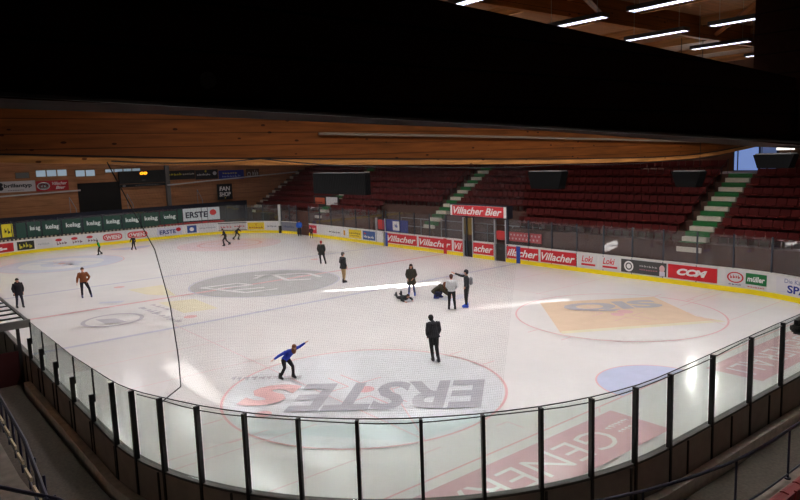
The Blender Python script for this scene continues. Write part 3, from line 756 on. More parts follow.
bm = bmesh.new(); tube(bm, [(20.2,-8.4,8.12),(20.28,-8.2,8.12),(20.28,-2,7.98),(20.28,6,7.78),(20.28,14,7.55),(20.28,19,7.42)], .045, 6); build('conduit', bm, mat('conduit_grey', (128,112,98), .7, spec=.2), root)
bm = bmesh.new(); beamstrip(bm, 20.15, 20.26, lambda y: lerp(bot,y)+.16, lambda y: lerp(bot,y)+.2); bmesh.ops.recalc_face_normals(bm, faces=bm.faces); build('gap_shade_strip', bm, mat('gap_shade_dark', (34,22,16), .9), root)  # added dark strip that draws the shadow gap above the flange
# dark near beam, sloping slightly
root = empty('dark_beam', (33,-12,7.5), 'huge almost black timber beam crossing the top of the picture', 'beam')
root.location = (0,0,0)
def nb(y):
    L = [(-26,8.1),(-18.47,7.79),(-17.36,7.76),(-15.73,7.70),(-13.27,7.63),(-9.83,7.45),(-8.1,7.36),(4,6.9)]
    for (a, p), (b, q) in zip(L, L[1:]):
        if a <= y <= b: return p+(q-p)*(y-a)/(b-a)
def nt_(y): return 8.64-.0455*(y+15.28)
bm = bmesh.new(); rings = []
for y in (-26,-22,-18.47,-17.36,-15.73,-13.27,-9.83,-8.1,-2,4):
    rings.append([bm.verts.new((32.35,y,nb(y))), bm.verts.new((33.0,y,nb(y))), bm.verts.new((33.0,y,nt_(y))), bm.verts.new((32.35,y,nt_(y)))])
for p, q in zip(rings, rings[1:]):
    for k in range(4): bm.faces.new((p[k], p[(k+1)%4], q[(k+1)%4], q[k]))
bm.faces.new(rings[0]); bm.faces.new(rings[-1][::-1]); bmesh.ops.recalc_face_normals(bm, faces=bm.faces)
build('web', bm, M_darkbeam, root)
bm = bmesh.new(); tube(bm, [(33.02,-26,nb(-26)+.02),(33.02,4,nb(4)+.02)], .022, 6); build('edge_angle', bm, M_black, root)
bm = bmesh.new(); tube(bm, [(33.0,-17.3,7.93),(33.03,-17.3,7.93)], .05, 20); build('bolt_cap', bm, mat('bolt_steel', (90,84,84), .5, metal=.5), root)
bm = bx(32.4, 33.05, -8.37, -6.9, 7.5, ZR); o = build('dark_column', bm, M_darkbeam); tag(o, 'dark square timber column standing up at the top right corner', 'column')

# ------------------------------------------------------------------ protective net
def gl(s): x, y = path(s, -.06); return Vector((x, y, 2.77))
sA, sB = 62.5+3*A-2.9, 89.2+4.1
tA, tB = Vector((20.3,-14.1,7.5)), Vector((20.3,.6,6.95))
bm = bmesh.new(); nv = 170; nh = 190
rope = [Vector(p) for p in ((23.75,-14.72,2.62),(23.6,-14.24,2.72),(23.0,-14.02,3.26),(22.3,-13.86,4.28),(21.5,-13.82,5.45),(20.8,-14.07,6.48),(20.3,-14.36,7.5))]
rv = [0, .03, .14, .34, .58, .79, 1.0]
def ropep(v):
    for a, b, p, q in zip(rv, rv[1:], rope, rope[1:]):
        if v <= b+1e-6: return p.lerp(q, (v-a)/(b-a))
    return rope[-1]
def netp(u, v):
    b = gl(sA+(sB-sA)*u); t = tA.lerp(tB, u); q = b.lerp(t, v); q0 = gl(sA).lerp(tA, v)
    return q + (ropep(v)-q0)*(1-u)**3
def quadline(bm, pts, w):
    pv = []
    for p in pts: pv.append((bm.verts.new(p+Vector((w,w*.6,0))), bm.verts.new(p+Vector((-w,-w*.6,0))), bm.verts.new(p+Vector((0,0,1.4*w)))))
    for a, b in zip(pv, pv[1:]):
        for k in range(3): bm.faces.new((a[k], a[(k+1)%3], b[(k+1)%3], b[k]))
for i in range(nv+1): quadline(bm, [netp(i/nv, v/8) for v in range(9)], .0008)
for j in range(nh+1): quadline(bm, [netp(u/24, j/nh) for u in range(25)], .0008)
o = build('safety_net', bm, mat('net_cord', (60,60,62), .7)); tag(o, 'fine safety net stretched from the near glass up to the timber beam', 'net', kind='stuff')
bm = bmesh.new(); tube(bm, [ropep(1-i/24) for i in range(25)], .013, 6)
o = build('net_edge_rope', bm, M_black); tag(o, 'black rope down the left edge of the safety net', 'rope')
bm = bmesh.new(); pts = []
hk = [(-14.27,7.52),(-10.37,7.46),(-5.2,7.06),(2.9,6.85),(10,6.74),(16,6.9)]
for (a, za), (b, zb) in zip(hk, hk[1:]):
    for i in range(9): t = i/8; pts.append((20.33, a+(b-a)*t, za+(zb-za)*t-.16*4*t*(1-t)*.5))
tube(bm, pts, .018, 5); o = build('drooping_cable', bm, M_black); tag(o, 'black cable looping along the underside of the orange timber beam', 'cable')

# ------------------------------------------------------------------ far end wall things
def wbox(y0, y1, z0, z1, d0=0, d1=.06): return bx(XW+d0, XW+d1, y0, y1, z0, z1)
for i, (y0, y1, z0_, z1_, n) in enumerate([(-5.5,-2.75,6.55,7.25,3),(-2.05,-.2,6.42,7.12,2),(.7,4.2,6.7,7.1,4),(-7.2,-6.0,6.5,7.1,1)]):
    fr = struct('window_%d' % (i+1), wbox(y0,y1,z0_,z1_,0,.05), mat('window_frame', (120,90,66)))
    w = (y1-y0)/n
    for k in range(n): build('pane', wbox(y0+k*w+.06,y0+(k+1)*w-.06,z0_+.06,z1_-.06,.05,.07), mat('window_daylight', (150,170,185), .3, emit=((170,190,205), .45)) if i < 3 else mat('window_dull', (110,116,116), .4), fr)
def wsign(name, y0, y1, z0, z1, rgb, texts, label, blobs=(), d=.12):
    root = empty(name, (XW+d, (y0+y1)/2, z0), label, 'sign'); w = y1-y0; h = z1-z0
    build('board', bx(-.05,0,-w/2,w/2,0,h), mat('ad_%d_%d_%d' % rgb, rgb, .6), root)
    for t in texts:
        bm = bmesh.new(); text_bm(bm, t[0], t[3]*w, t[4]*h, (t[1]-.5)*w, t[2]*h, lambda a, b: (.012, a, b), t[6] if len(t) > 6 else 0, t[7] if len(t) > 7 else .01)
        build('lettering', bm, mat('ink_%d_%d_%d' % t[5], t[5]), root)
    for by, bz, ry, rz, c in blobs:
        bm = bmesh.new(); bm.faces.new([bm.verts.new((.016, (by-.5)*w+ry*math.cos(2*PI*i/24), bz*h+rz*math.sin(2*PI*i/24))) for i in range(24)]); build('emblem', bm, mat('ink_%d_%d_%d' % c, c), root)
    return root
wsign('wall_sign', -8.9, -5.62, 5.3, 6.3, (196,194,196), [('brillantyp',.56,.55,.7,.45,(30,30,40),0,.03),('~9',.5,.17,.4,.12,(60,60,70))], 'white brillantyp sign on the far left wall', [(.13,.72,.2,.17,(30,30,40)),(.13,.38,.22,.2,(30,30,40))])
r_ = wsign('wall_sign', -5.55, -2.75, 5.25, 6.2, (176,30,40), [('Villacher',.72,.72,.46,.3,W,.3,.02),('Bier',.74,.3,.3,.3,W,.3,.02)], 'red Villacher Bier sign right of the white wall sign', [(.22,.5,.55,.36,W),(.22,.5,.47,.29,(176,30,40))])
bm = bmesh.new(); text_bm(bm, '~2', .55, .26, -.78, .475, lambda a, b: (.02, a, b), 0, .03); build('lettering', bm, M_wtext, r_)
wsign('wall_sign', 6.95, 9.9, 5.7, 6.65, (26,24,24), [('~5',.27,.6,.5,.34,(200,190,40)),('~6',.76,.58,.44,.26,(190,186,170))], 'black sign with yellow lettering right of the grey column')
wsign('wall_sign', 9.95, 12.5, 5.6, 6.6, (24,24,26), [('~7',.36,.5,.6,.25,(200,200,200),0,.01)], 'black sign with small white lettering left of the blue sign', [(.85,.6,.22,.2,(190,190,190)),(.45,.85,.1,.12,(200,190,40))])
wsign('wall_sign', 12.6, 15.6, 5.45, 6.45, (34,50,140), [('~6',.45,.7,.6,.25,(200,200,120)),('~7',.5,.35,.75,.25,(150,170,220))], 'blue sign with pale lettering on the far wall')
wsign('wall_emblem', 15.9, 17.5, 5.5, 6.5, (96,66,48), [('O',.2,.4,.3,.55,(190,186,180),0,.03),('~3',.7,.5,.5,.8,(190,186,180),0,.02)], 'small pale emblem lettering right of the blue wall sign')
wsign('fan_shop_sign', 11.9, 13.65, 3.3, 5.0, (18,18,20), [('FAN',.5,.7,.7,.28,W,.1,.03),('SHOP',.5,.34,.75,.28,W,.1,.03)], 'black FAN SHOP sign on the wooden far wall', [(.5,.1,.07,.07,(210,180,60))], d=1.0)
# dark roller door
struct('door_1', wbox(-1.95,2.0,2.5,5.8,0,.12), mat('dark_door', (26,22,20), .8))
# score board with amber digits
root = empty('scoreboard', (XW+.5, 4.15, 5.25), 'dark electronic scoreboard with two amber digits on the far wall', 'scoreboard')
build('casing', bx(-.2,.2,-2.3,2.3,.3,1.55), mat('score_black', (22,20,20), .7), root)
build('wall_bracket', bx(-.49,-.2,-1.5,1.5,.5,.8), M_black, root)
build('lower_casing', bx(-.15,.15,-2.3,2.3,-.05,.25), mat('score_black', (22,20,20), .7), root)
bm = bmesh.new(); text_bm(bm, '00', .75, .28, 0.1, 1.28, lambda a, b: (.21, a, b), .1, .05); build('digits', bm, mat('amber_led', (255,170,30), .5, emit=((255,160,30), 2.5)), root)
bm = bmesh.new(); text_bm(bm, '~3', .4, .12, 0.1, .6, lambda a, b: (.21, a, b)); text_bm(bm, '~12', 2.4, .1, .4, .1, lambda a, b: (.16, a, b)); build('lettering', bm, mat('dim_print', (120,120,120)), root)
bm = bmesh.new(); bm.faces.new([bm.verts.new((.16, -1.9+.16*math.cos(2*PI*i/20), .1+.12*math.sin(2*PI*i/20))) for i in range(20)]); build('emblem', bm, mat('dim_print', (120,120,120)), root)
# column, pipes
root = build('wall_column', bx(XW+.2,XW+.6,6.55,6.95,-.02,7.4), mat('column_grey', (104,100,98), .7)); tag(root, 'grey steel column standing before the far wooden wall', 'column')
for (a, b, lb) in [((XW+.4,-9.5,4.95),(XW+.4,-1.8,5.15),'pale horizontal pipe on the left of the far wall'), ((XW+.7,6.6,5.2),(XW+.7,22.5,5.95),'long pale pipe rising right along the far wall')]:
    bm = bmesh.new(); tube(bm, [a, b], .07, 8); o = build('wall_pipe', bm, mat('pipe_pale', (206,204,204), .5)); tag(o, lb, 'pipe')
# navy parapet and end platform
struct('floor_end_platform', bx(XW, -31.6, -24, 15.2, -.02, 2.3), mat('end_platform', (60,46,38), .9))
o = build('parapet_screen', bx(-31.66,-31.56,-22,14.6,1.2,3.15), mat('parapet_navy', (22,24,40), .7)); tag(o, 'long navy parapet behind the green banners on the far end', 'parapet')
for i, (y, z) in enumerate([(-3.2,3.0),(2.1,3.0),(9.3,3.0)]):
    root = empty('ramp_handrail', (-32.2, y, 2.3), ['short slanting handrail left of the dark door','short slanting handrail right of the dark door','short slanting handrail left of the fan shop sign'][i], 'railing')
    bm = bmesh.new(); tube(bm, [(0,.55,.2),(0,.5,1.2),(0,0,2.3)], .04, 6); build('rail', bm, M_grey, root)
    bm = bmesh.new(); tube(bm, [(0,0,0),(0,0,2.3)], .03, 6); build('post', bm, M_grey, root)
# dark fixtures in the far corner behind the gate
root = empty('corner_counter', (-24.2, 18.3, 0), 'dark counter behind the far corner gate', 'counter')
root.location = (-26.9,14.6,0)
build('body', bx(-.9,.9,-.3,.3,0,1.9), mat('counter_dark', (28,26,26)), root); build('top', bx(-.95,.95,-.35,.35,1.9,1.96), mat('counter_dark', (28,26,26)), root)
root = empty('poster_board', (-18.6, 16.6, 2.9), 'poster board with orange and white sheets beneath the hanging score cube', 'board')
build('backing', bx(-2.2,2.2,-.04,.04,-.1,.9), mat('poster_dark', (40,34,34)), root)
build('poster', bx(-1.9,-.2,-.07,-.04,.1,.7), mat('poster_orange', (170,80,50)), root)
build('poster', bx(.1,2.0,-.07,-.04,0,.8), mat('poster_white', (200,196,196)), root)

# hanging boxes
def hang(name, x, y, z, w, d, h, label, cat, taper=0.0, rz=0):
    root = empty(name, (x,y,z), label, cat, rz=rz)
    bm = bmesh.new()
    vb = [bm.verts.new(p) for p in [(-w/2+taper,-d/2,0),(w/2-taper,-d/2,0),(w/2-taper,d/2,0),(-w/2+taper,d/2,0)]]
    vt = [bm.verts.new(p) for p in [(-w/2,-d/2,h),(w/2,-d/2,h),(w/2,d/2,h),(-w/2,d/2,h)]]
    bm.faces.new(vb[::-1]); bm.faces.new(vt)
    for i in range(4): bm.faces.new((vb[i], vb[(i+1)%4], vt[(i+1)%4], vt[i]))
    build('casing', bm, mat('speaker_black', (9,9,10), .8, spec=.1), root)
    build('top_plate', bx(-w/2+.1,w/2-.1,-d/2,d/2,h,h+.05), mat('top_grey', (110,108,106), .7), root)
    bm = bmesh.new()
    for sx in (-1,1): tube(bm, [(sx*w*.35,0,h+.05),(sx*w*.35,0,12.5-z)], .015, 5)
    build('hanging_cable', bm, M_black, root)
    return root
hang('score_cube', -6.9, 10.5, 4.6, 6.7, .5, 1.62, 'big black hanging display box left of centre over the far boards', 'display', rz=.05)
hang('hanging_speaker', 11.65, 12.5, 5.2, 2.5, .6, 1.0, 'black hanging loudspeaker box above the middle of the red stand', 'speaker', .25)
hang('hanging_speaker', 20.25, 12.5, 5.42, 1.5, .6, .75, 'smaller black hanging loudspeaker left of the right stair flight', 'speaker', .25)
hang('hanging_speaker', 24.2, 12.5, 6.3, 1.7, .6, .6, 'black hanging loudspeaker right of the right stair flight', 'speaker', .2)

# exit doors with daylight at the stair top, strip window
dw = struct('door_2', bx(16.6,19.3,YN-.06,YN,5.69,8.1), mat('door_frame_blue', (40,52,80)))
for a, b in ((16.7,16.85),(16.95,18.15),(18.3,19.2)): build('pane', bx(a,b,YN-.1,YN-.06,5.75,8.0), mat('door_daylight' if a < 18.2 else 'door_daylight_dim', (140,165,220), .3, emit=((130,160,225), 0.65 if a < 18.2 else .22)), dw)
struct('window_6', bx(14.1,14.38,YN-.08,YN-.02,6.9,9.2), mat('bright_window_tall', (240,240,240), .3, emit=((255,252,245), 45)))
struct('window_7', bx(15.75,15.93,YN-.08,YN-.02,7.4,9.6), MATS['bright_window_tall'])  # added window hidden by the beam, glows for a second streak on the ice
struct('window_5', bx(18.4,20.2,YN-.08,YN-.02,6.95,7.3), mat('bright_window', (240,240,240), .3, emit=((255,252,245), 1.6)))

# ------------------------------------------------------------------ foreground left shelter over the bench
root = empty('bench_shelter', (7.5,-16.2,0), 'slatted shelter roof over the bench at the left edge', 'shelter')
def rel(x0,x1,y0,y1,z0,z1): return bx(x0-7.5,x1-7.5,y0+16.2,y1+16.2,z0,z1)
build('roof_panel', rel(2.0,11.7,-18.4,-15.0,2.24,2.27), mat('shelter_panel', (232,230,226), .5), root)
for i in range(12):
    x = 11.62-.86*i; bm = rel(x-.06,x+.06,-18.4,-14.96,2.27,2.31); build('roof_bar', bm, mat('shelter_bar', (48,46,46), .5), root)
for y in (-14.96,-18.4): build('roof_edge', rel(1.9,11.72,y-.05,y+.05,2.2,2.32), mat('shelter_bar', (48,46,46)), root)
build('roof_edge', rel(11.66,11.76,-18.4,-14.9,2.1,2.36), mat('shelter_edge', (110,108,104)), root)
for (x, y) in ((11.7,-15.3),(2.2,-15.3),(11.7,-18.3)): build('post', rel(x-.05,x+.05,y-.05,y+.05,.2,2.2), mat('shelter_bar', (48,46,46)), root)
o = build('side_panel', rel(11.66,11.74,-18.3,-15.35,.2,1.35), mat('shelter_red', (66,16,18), .7), root); o['label'] = 'dark red end panel'

# ------------------------------------------------------------------ foreground railings (2 m outside the boards)
def outl(s, o): return path(s, -o)
root = empty('foreground_railing', (0,0,0), 'navy tubular railing at the bottom right before the red seats', 'railing')
for z, r in ((2.0,.028),(1.1,.018)):
    bm = bmesh.new(); tube(bm, [(*outl(s, 2.15), z) for s in srange(75, 93.5, .5)], r, 8); build('rail', bm, M_navy, root)
for s in [76.2+1.75*k for k in range(10)]:
    x, y = outl(s, 2.15); bm = bmesh.new(); tube(bm, [(x,y,1.0),(x,y,2.0)], .022, 8); build('post', bm, M_navy, root)
    bm = bmesh.new(); tube(bm, [(x,y,1.0),(x,y,1.03)], .06, 10); build('foot', bm, M_navy, root)
if False: build('mesh_panel', bm, glass('rail_mesh', (.75,.72,.7), ior=1.2, body=.12, bodycol=(.1,.09,.09)), root)
root = empty('foreground_railing', (0,0,0), 'navy railing with short bars at the lower left corner', 'railing')
for z, r in ((2.0,.04),(1.2,.022)):
    bm = bmesh.new(); tube(bm, [(12.5,-16.85,z),(18.7,-16.9,z),(22.2,-16.98,z),(25.3,-17.2,z)], r, 8); build('rail', bm, M_navy, root)
for k in range(14):
    x = 12.8+.95*k; y = -16.85-.03*max(0, x-18); bm = bmesh.new(); tube(bm, [(x,y,1.0),(x,y,2.0)], .026, 8); build('post', bm, M_navy, root)
    bm = bmesh.new(); box(bm, x+.15, x+.72, y-.1, y-.06, 1.45, 1.53); o = build('tape_bar', bm, mat('tape_pale', (206,190,160)), root); o['label'] = 'pale bar on the railing'
bm = bmesh.new(); tube(bm, [(24.1,-17.75,2.0),(25.4,-17.05,2.02),(26.8,-16.6,2.02)], .034, 8); tube(bm, [(24.1,-17.75,1.0),(24.1,-17.75,2.0)], .03, 8); tube(bm, [(26.8,-16.6,1.0),(26.8,-16.6,2.02)], .03, 8)
o = build('stair_rail', bm, M_navy); tag(o, 'navy handrail crossing the bottom left corner of the picture', 'railing')
# few seats of the near stand at the lower right
nseat = seat_me.copy(); nseat.materials.clear(); nseat.materials.append(mat('near_seat_red', (120,20,22), .5))
k = 0
for j, y in enumerate([-10.6+.52*i for i in range(20)]):
    o = bpy.data.objects.new('stadium_seat', nseat); COL.objects.link(o); o.location = (32.78, y, 1.0); o.rotation_euler = (0,0,-PI/2)
    tag(o, 'red plastic seat in the first row of the near stand at the bottom right corner', 'seat', 'red seats at the bottom right')

# camera pod on the near glass top
x, y = path(62.5+2*A-6.5+.25, -.06)
root = empty('clamp_camera', (30.05, .1, 2.62), 'small black camera box clamped on top of the glass at the right edge', 'camera box')
bm = bmesh.new(); box(bm, -.14,.14,-.16,.16,-.28,.0); bmesh.ops.bevel(bm, geom=bm.edges[:], offset=.05, segments=2, affect='EDGES'); build('housing', bm, M_black, root, True)
build('clamp', bx(-.05,.05,-.2,.3,0,.12), M_black, root)
bm = bmesh.new(); tube(bm, [(-.14,0,-.14),(-.2,0,-.15)], .07, 12); build('lens', bm, M_black, root)

# ------------------------------------------------------------------ people
def skin_mesh(verts, edges, radii, name, m, parent, sub=2, root=0):
    me = bpy.data.meshes.new('tmp'); me.from_pydata(verts, edges, []); o = bpy.data.objects.new('tmp', me); COL.objects.link(o)
    md = o.modifiers.new('s', 'SKIN'); md.use_smooth_shade = True; md.branch_smoothing = .6
    for i, r in enumerate(radii):
        sv = me.skin_vertices[0].data[i]; sv.radius = r if isinstance(r, tuple) else (r, r); sv.use_root = (i == root)
    s = o.modifiers.new('d', 'SUBSURF'); s.levels = sub
    dg = bpy.context.evaluated_depsgraph_get(); dg.update()
    nm = bpy.data.meshes.new_from_object(o.evaluated_get(dg)); nm.name = name
    bpy.data.objects.remove(o); bpy.data.meshes.remove(me)
    nm.materials.clear(); nm.materials.append(m)
    for p in nm.polygons: p.use_smooth = True; p.material_index = 0
    r = bpy.data.objects.new(name, nm); COL.objects.link(r); r.parent = parent
    return r
def cloth(name, limbs, m, parent, vox=.018):
    """limbs: lists of (centre, lateral radius, depth radius); lat = lateral axis. fused into one smooth garment"""
    bm = bmesh.new(); N = 14
    for rings, lat in limbs:
        rs = []
        for i, (c, ra, rb) in enumerate(rings):
            d = (rings[min(i+1, len(rings)-1)][0]-rings[max(i-1, 0)][0]).normalized()
            u_ = Vector(lat) if lat is not None else (Vector((0,1,0)) if abs(d.y) < .8 else Vector((1,0,0)))
            u_ = (u_-d*u_.dot(d)).normalized(); w_ = d.cross(u_)
            rs.append([bm.verts.new(c+u_*ra*math.cos(2*PI*k/N)+w_*rb*math.sin(2*PI*k/N)) for k in range(N)])
        for a, b in zip(rs, rs[1:]):
            for k in range(N): bm.faces.new((a[k], a[(k+1)%N], b[(k+1)%N], b[k]))
        bm.faces.new(rs[0][::-1]); bm.faces.new(rs[-1])
    bmesh.ops.recalc_face_normals(bm, faces=bm.faces)
    me = bpy.data.meshes.new('tmp'); bm.to_mesh(me); bm.free(); o = bpy.data.objects.new('tmp', me); COL.objects.link(o)
    md = o.modifiers.new('r', 'REMESH'); md.mode = 'VOXEL'; md.voxel_size = vox; md.use_smooth_shade = True
    sm = o.modifiers.new('s', 'SMOOTH'); sm.iterations = 4; sm.factor = .5
    dg = bpy.context.evaluated_depsgraph_get(); dg.update()
    nm = bpy.data.meshes.new_from_object(o.evaluated_get(dg)); nm.name = name
    bpy.data.objects.remove(o); bpy.data.meshes.remove(me)
    nm.materials.clear(); nm.materials.append(m)
    for p in nm.polygons: p.use_smooth = True; p.material_index = 0
    r = bpy.data.objects.new(name, nm); COL.objects.link(r); r.parent = parent
    return r
V = Vector
SKIN = mat('skin', (196,142,118), .6)
M_boot = mat('boot_black', (22,22,26), .5)
def person(loc, rz, h, label, jacket, trousers, hair, pose=None, coat=0.0, hat=None, boots=(22,22,26), longhair=False, hood=False, extra=None, girth=1.0):
    """x forward, y left. built for 1.75 m then scaled"""
    P = dict(pelvis=V((0,0,1.0)), chest=V((0,0,1.38)), neck=V((0,0,1.53)), head=V((.02,0,1.68)),
             sl=V((0,.18,1.47)), el=V((-.03,.27,1.2)), wl=V((.05,.25,.96)), sr=V((0,-.18,1.47)), er=V((-.03,-.27,1.2)), wr=V((.05,-.25,.96)),
             hl=V((0,.1,.96)), kl=V((.03,.12,.54)), al=V((0,.13,.13)), hr=V((0,-.1,.96)), kr=V((.03,-.12,.54)), ar=V((0,-.13,.13)))
    if pose:
        for k, v in pose.items(): P[k] = V(v)
    root = empty('person', loc, label, 'person', rz=rz); s = h/1.80; root.scale = (s,s,s)
    g = girth
    # ---- body: one continuous surface
    names = ['pelvis','chest','neck','head']
    vs = [P['pelvis'], (P['pelvis']+P['chest'])/2, P['chest'], P['neck'], P['head']+V((0,0,-.05)), P['head']+V((0,0,.06))]
    ed = [(0,1),(1,2),(2,3),(3,4),(4,5)]
    rd = [(.10,.08),(.10,.08),(.11,.08),(.05,.05),(.085,.09),(.08,.09)]
    for side, S in (('l',1),('r',-1)):
        i = len(vs); sh, el, wr = P['s'+side], P['e'+side], P['w'+side]
        d = (wr-el).normalized(); hand = wr+d*.08
        vs += [sh, (sh+el)/2, el, (el+wr)/2, wr, hand]; rd += [.05,.045,.038,.032,.028,(.036,.02)]
        ed += [(2,i),(i,i+1),(i+1,i+2),(i+2,i+3),(i+3,i+4),(i+4,i+5)]
        # fingers and thumb
        side_v = d.cross(V((0,1,0))) if abs(d.y) < .8 else d.cross(V((0,0,1)))
        side_v.normalize(); nrm = d.cross(side_v).normalized()
        for f, (off, ln) in enumerate(((-.027,.062),(-.009,.072),(.009,.068),(.027,.055))):
            j = len(vs); vs += [hand+side_v*off+d*.03, hand+side_v*off+d*(.03+ln*.5)+nrm*.004, hand+side_v*off*.9+d*(.03+ln)+nrm*.018*S]; rd += [.009,.008,.007]; ed += [(i+5,j),(j,j+1),(j+1,j+2)]
        j = len(vs); vs += [wr+side_v*-.035+d*.05, wr+side_v*-.055+d*.085]; rd += [.010,.008]; ed += [(i+5,j),(j,j+1)]
    for side in 'lr':
        i = len(vs); hp, kn, an = P['h'+side], P['k'+side], P['a'+side]
        vs += [hp, (hp+kn)/2, kn, (kn*.6+an*.4), an]; rd += [.07,.06,.048,.044,.036]; ed += [(0,i),(i,i+1),(i+1,i+2),(i+2,i+3),(i+3,i+4)]
        fd = P.get('foot'+side, V((.14,0,-.05))); vs += [an+fd]; rd += [(.035,.03)]; ed += [(i+4,i+5)]
    body = skin_mesh([tuple(v) for v in vs], ed, rd, 'body', SKIN, root, 1)
    # ---- jacket
    pe, ch, ne = P['pelvis'], P['chest'], P['neck']; lat = (P['sl']-P['sr']).normalized(); sm_ = (P['sl']+P['sr'])/2
    low = pe+(pe-ch).normalized()*.05 if not coat else pe+(V((0,0,-1))*.7+(pe-ch).normalized()*.3).normalized()*coat
    T = [(low, .185*g+.05*bool(coat), .14*g+.03*bool(coat)), (pe.lerp(ch,.15), .172*g, .13*g), (pe.lerp(ch,.5), .165*g, .125*g), (ch, .19*g, .135*g), (sm_.lerp(ch,.2), .18*g, .115*g), (sm_.lerp(ne,.75), .085, .075), (ne+(ne-ch)*.05, .07, .07)]
    limbs = [(T, lat)]
    for side in 'lr':
        sh, el, wr = P['s'+side], P['e'+side], P['w'+side]; inn = sh.lerp(sm_, .3)
        limbs.append(([(inn,.07*g,.07*g),(sh,.082*g,.08*g),((sh+el)/2,.07*g,.07*g),(el,.062*g,.062*g),((el+wr)/2,.055*g,.055*g),(wr,.045,.045)], None))
    cloth('jacket', limbs, mat('cloth_%d_%d_%d' % jacket, jacket, .85, noise=.12, scale=9), root)
    # ---- trousers
    limbs = [([(pe+(ch-pe)*.25,.15,.115),(pe,.165,.13),(pe+(pe-ch)*.25,.16,.13)], lat)]
    for side in 'lr':
        hp, kn, an = P['h'+side], P['k'+side], P['a'+side]
        limbs.append(([(hp,.105,.11),(hp.lerp(kn,.4),.096,.1),(kn,.073,.076),(kn.lerp(an,.5),.066,.068),(an+(kn-an)*.1,.062,.062)], None))
    cloth('trousers', limbs, mat('cloth_%d_%d_%d' % trousers, trousers, .85, noise=.12, scale=9), root)
    # ---- skates
    for side in 'lr':
        an = P['a'+side]; fd = V(P.get('foot'+side, V((.14,0,-.05)))); f2 = V((fd.x, fd.y, 0)).normalized() if V((fd.x,fd.y,0)).length > 1e-3 else V((1,0,0))
        up = V((0,0,1)); sd = up.cross(f2)
        kn = P['k'+side]; sh = (kn-an).normalized()
        bm = bmesh.new()
        def P3(a, b, c): return an + f2*a + sd*b + up*c
        sec = [(-.085,.045,-.075,.10),(-.04,.052,-.08,.17),(.03,.05,-.08,.13),(.10,.048,-.08,.02),(.17,.044,-.08,-.015),(.205,.025,-.075,-.04)]
        rings = []
        for (fx, hw, zb, zt) in sec:
            rings.append([bm.verts.new(P3(fx, -hw, zb)), bm.verts.new(P3(fx, hw, zb)), bm.verts.new(P3(fx, hw, (zb+zt)/2)), bm.verts.new(P3(fx, hw*.6, zt)), bm.verts.new(P3(fx, -hw*.6, zt)), bm.verts.new(P3(fx, -hw, (zb+zt)/2))])
        for a_, b_ in zip(rings, rings[1:]):
            for k in range(6): bm.faces.new((a_[k], a_[(k+1)%6], b_[(k+1)%6], b_[k]))
        bm.faces.new(rings[0]); bm.faces.new(rings[-1][::-1]); bmesh.ops.recalc_face_normals(bm, faces=bm.faces)
        sk = build('skate', bm, mat('boot_%d_%d_%d' % boots, boots, .4), root, True)
        bm = bmesh.new()
        pts = [(-.10,-.12),(-.09,-.10),(-.04,-.075),(.12,-.075),(.18,-.10),(.20,-.115),(.17,-.13),(-.09,-.13)]
        a_ = [bm.verts.new(P3(x, -.004, z)) for x, z in pts]; b_ = [bm.verts.new(P3(x, .004, z)) for x, z in pts]
        bm.faces.new(a_); bm.faces.new(b_[::-1])
        for k in range(len(pts)): bm.faces.new((a_[k], a_[(k+1)%len(pts)], b_[(k+1)%len(pts)], b_[k]))
        build('blade', bm, mat('blade_steel', (190,190,195), .25, metal=.9), sk)
    # ---- head details
    hd = P['head']; fx = V((1,0,0))
    bm = bmesh.new()
    for sy in (-1,1): ellipsoid(bm, hd+V((.082,sy*.03,.02)), (.008,.012,.007), 8, 5)
    build('eyes', bm, mat('eye_dark', (30,24,22)), body)
    bm = bmesh.new(); ellipsoid(bm, hd+V((.095,0,-.005)), (.018,.014,.022), 8, 5); ellipsoid(bm, hd+V((.0,.082,.0)), (.015,.012,.028), 8, 5); ellipsoid(bm, hd+V((.0,-.082,.0)), (.015,.012,.028), 8, 5); build('nose_and_ears', bm, SKIN, body)
    bm = bmesh.new(); ellipsoid(bm, hd+V((.088,0,-.052)), (.006,.024,.006), 8, 5); build('mouth', bm, mat('lips', (150,84,78)), body)
    c = hat or hair
    bm = bmesh.new(); ellipsoid(bm, hd+V((-.015,0,.035)), (.108,.1,.105), 16, 8, -.08, .5)
    ellipsoid(bm, hd+V((-.045,0,-.01)), (.075,.088,.095), 14, 8)
    build('hat' if hat else 'hair', bm, mat('hair_%d_%d_%d' % c, c, .8), root, True)
    if longhair:
        bm = bmesh.new(); ellipsoid(bm, hd+V((-.035,0,-.10)), (.075,.125,.19), 14, 8); build('hair', bm, mat('hair_%d_%d_%d' % hair, hair, .8), root, True)
    if hood:
        bm = bmesh.new(); ellipsoid(bm, P['neck']+V((-.05,0,-.0)), (.11,.15,.09), 14, 8); build('hood', bm, mat('cloth_%d_%d_%d' % jacket, jacket, .85), root, True)
    if extra: extra(root, P)
    return root
DK=(26,24,28)
cam_ang = lambda x, y: math.atan2(-19.1-y, 37.2-x)
def facing(x, y, a): return cam_ang(x, y)+math.radians(a)
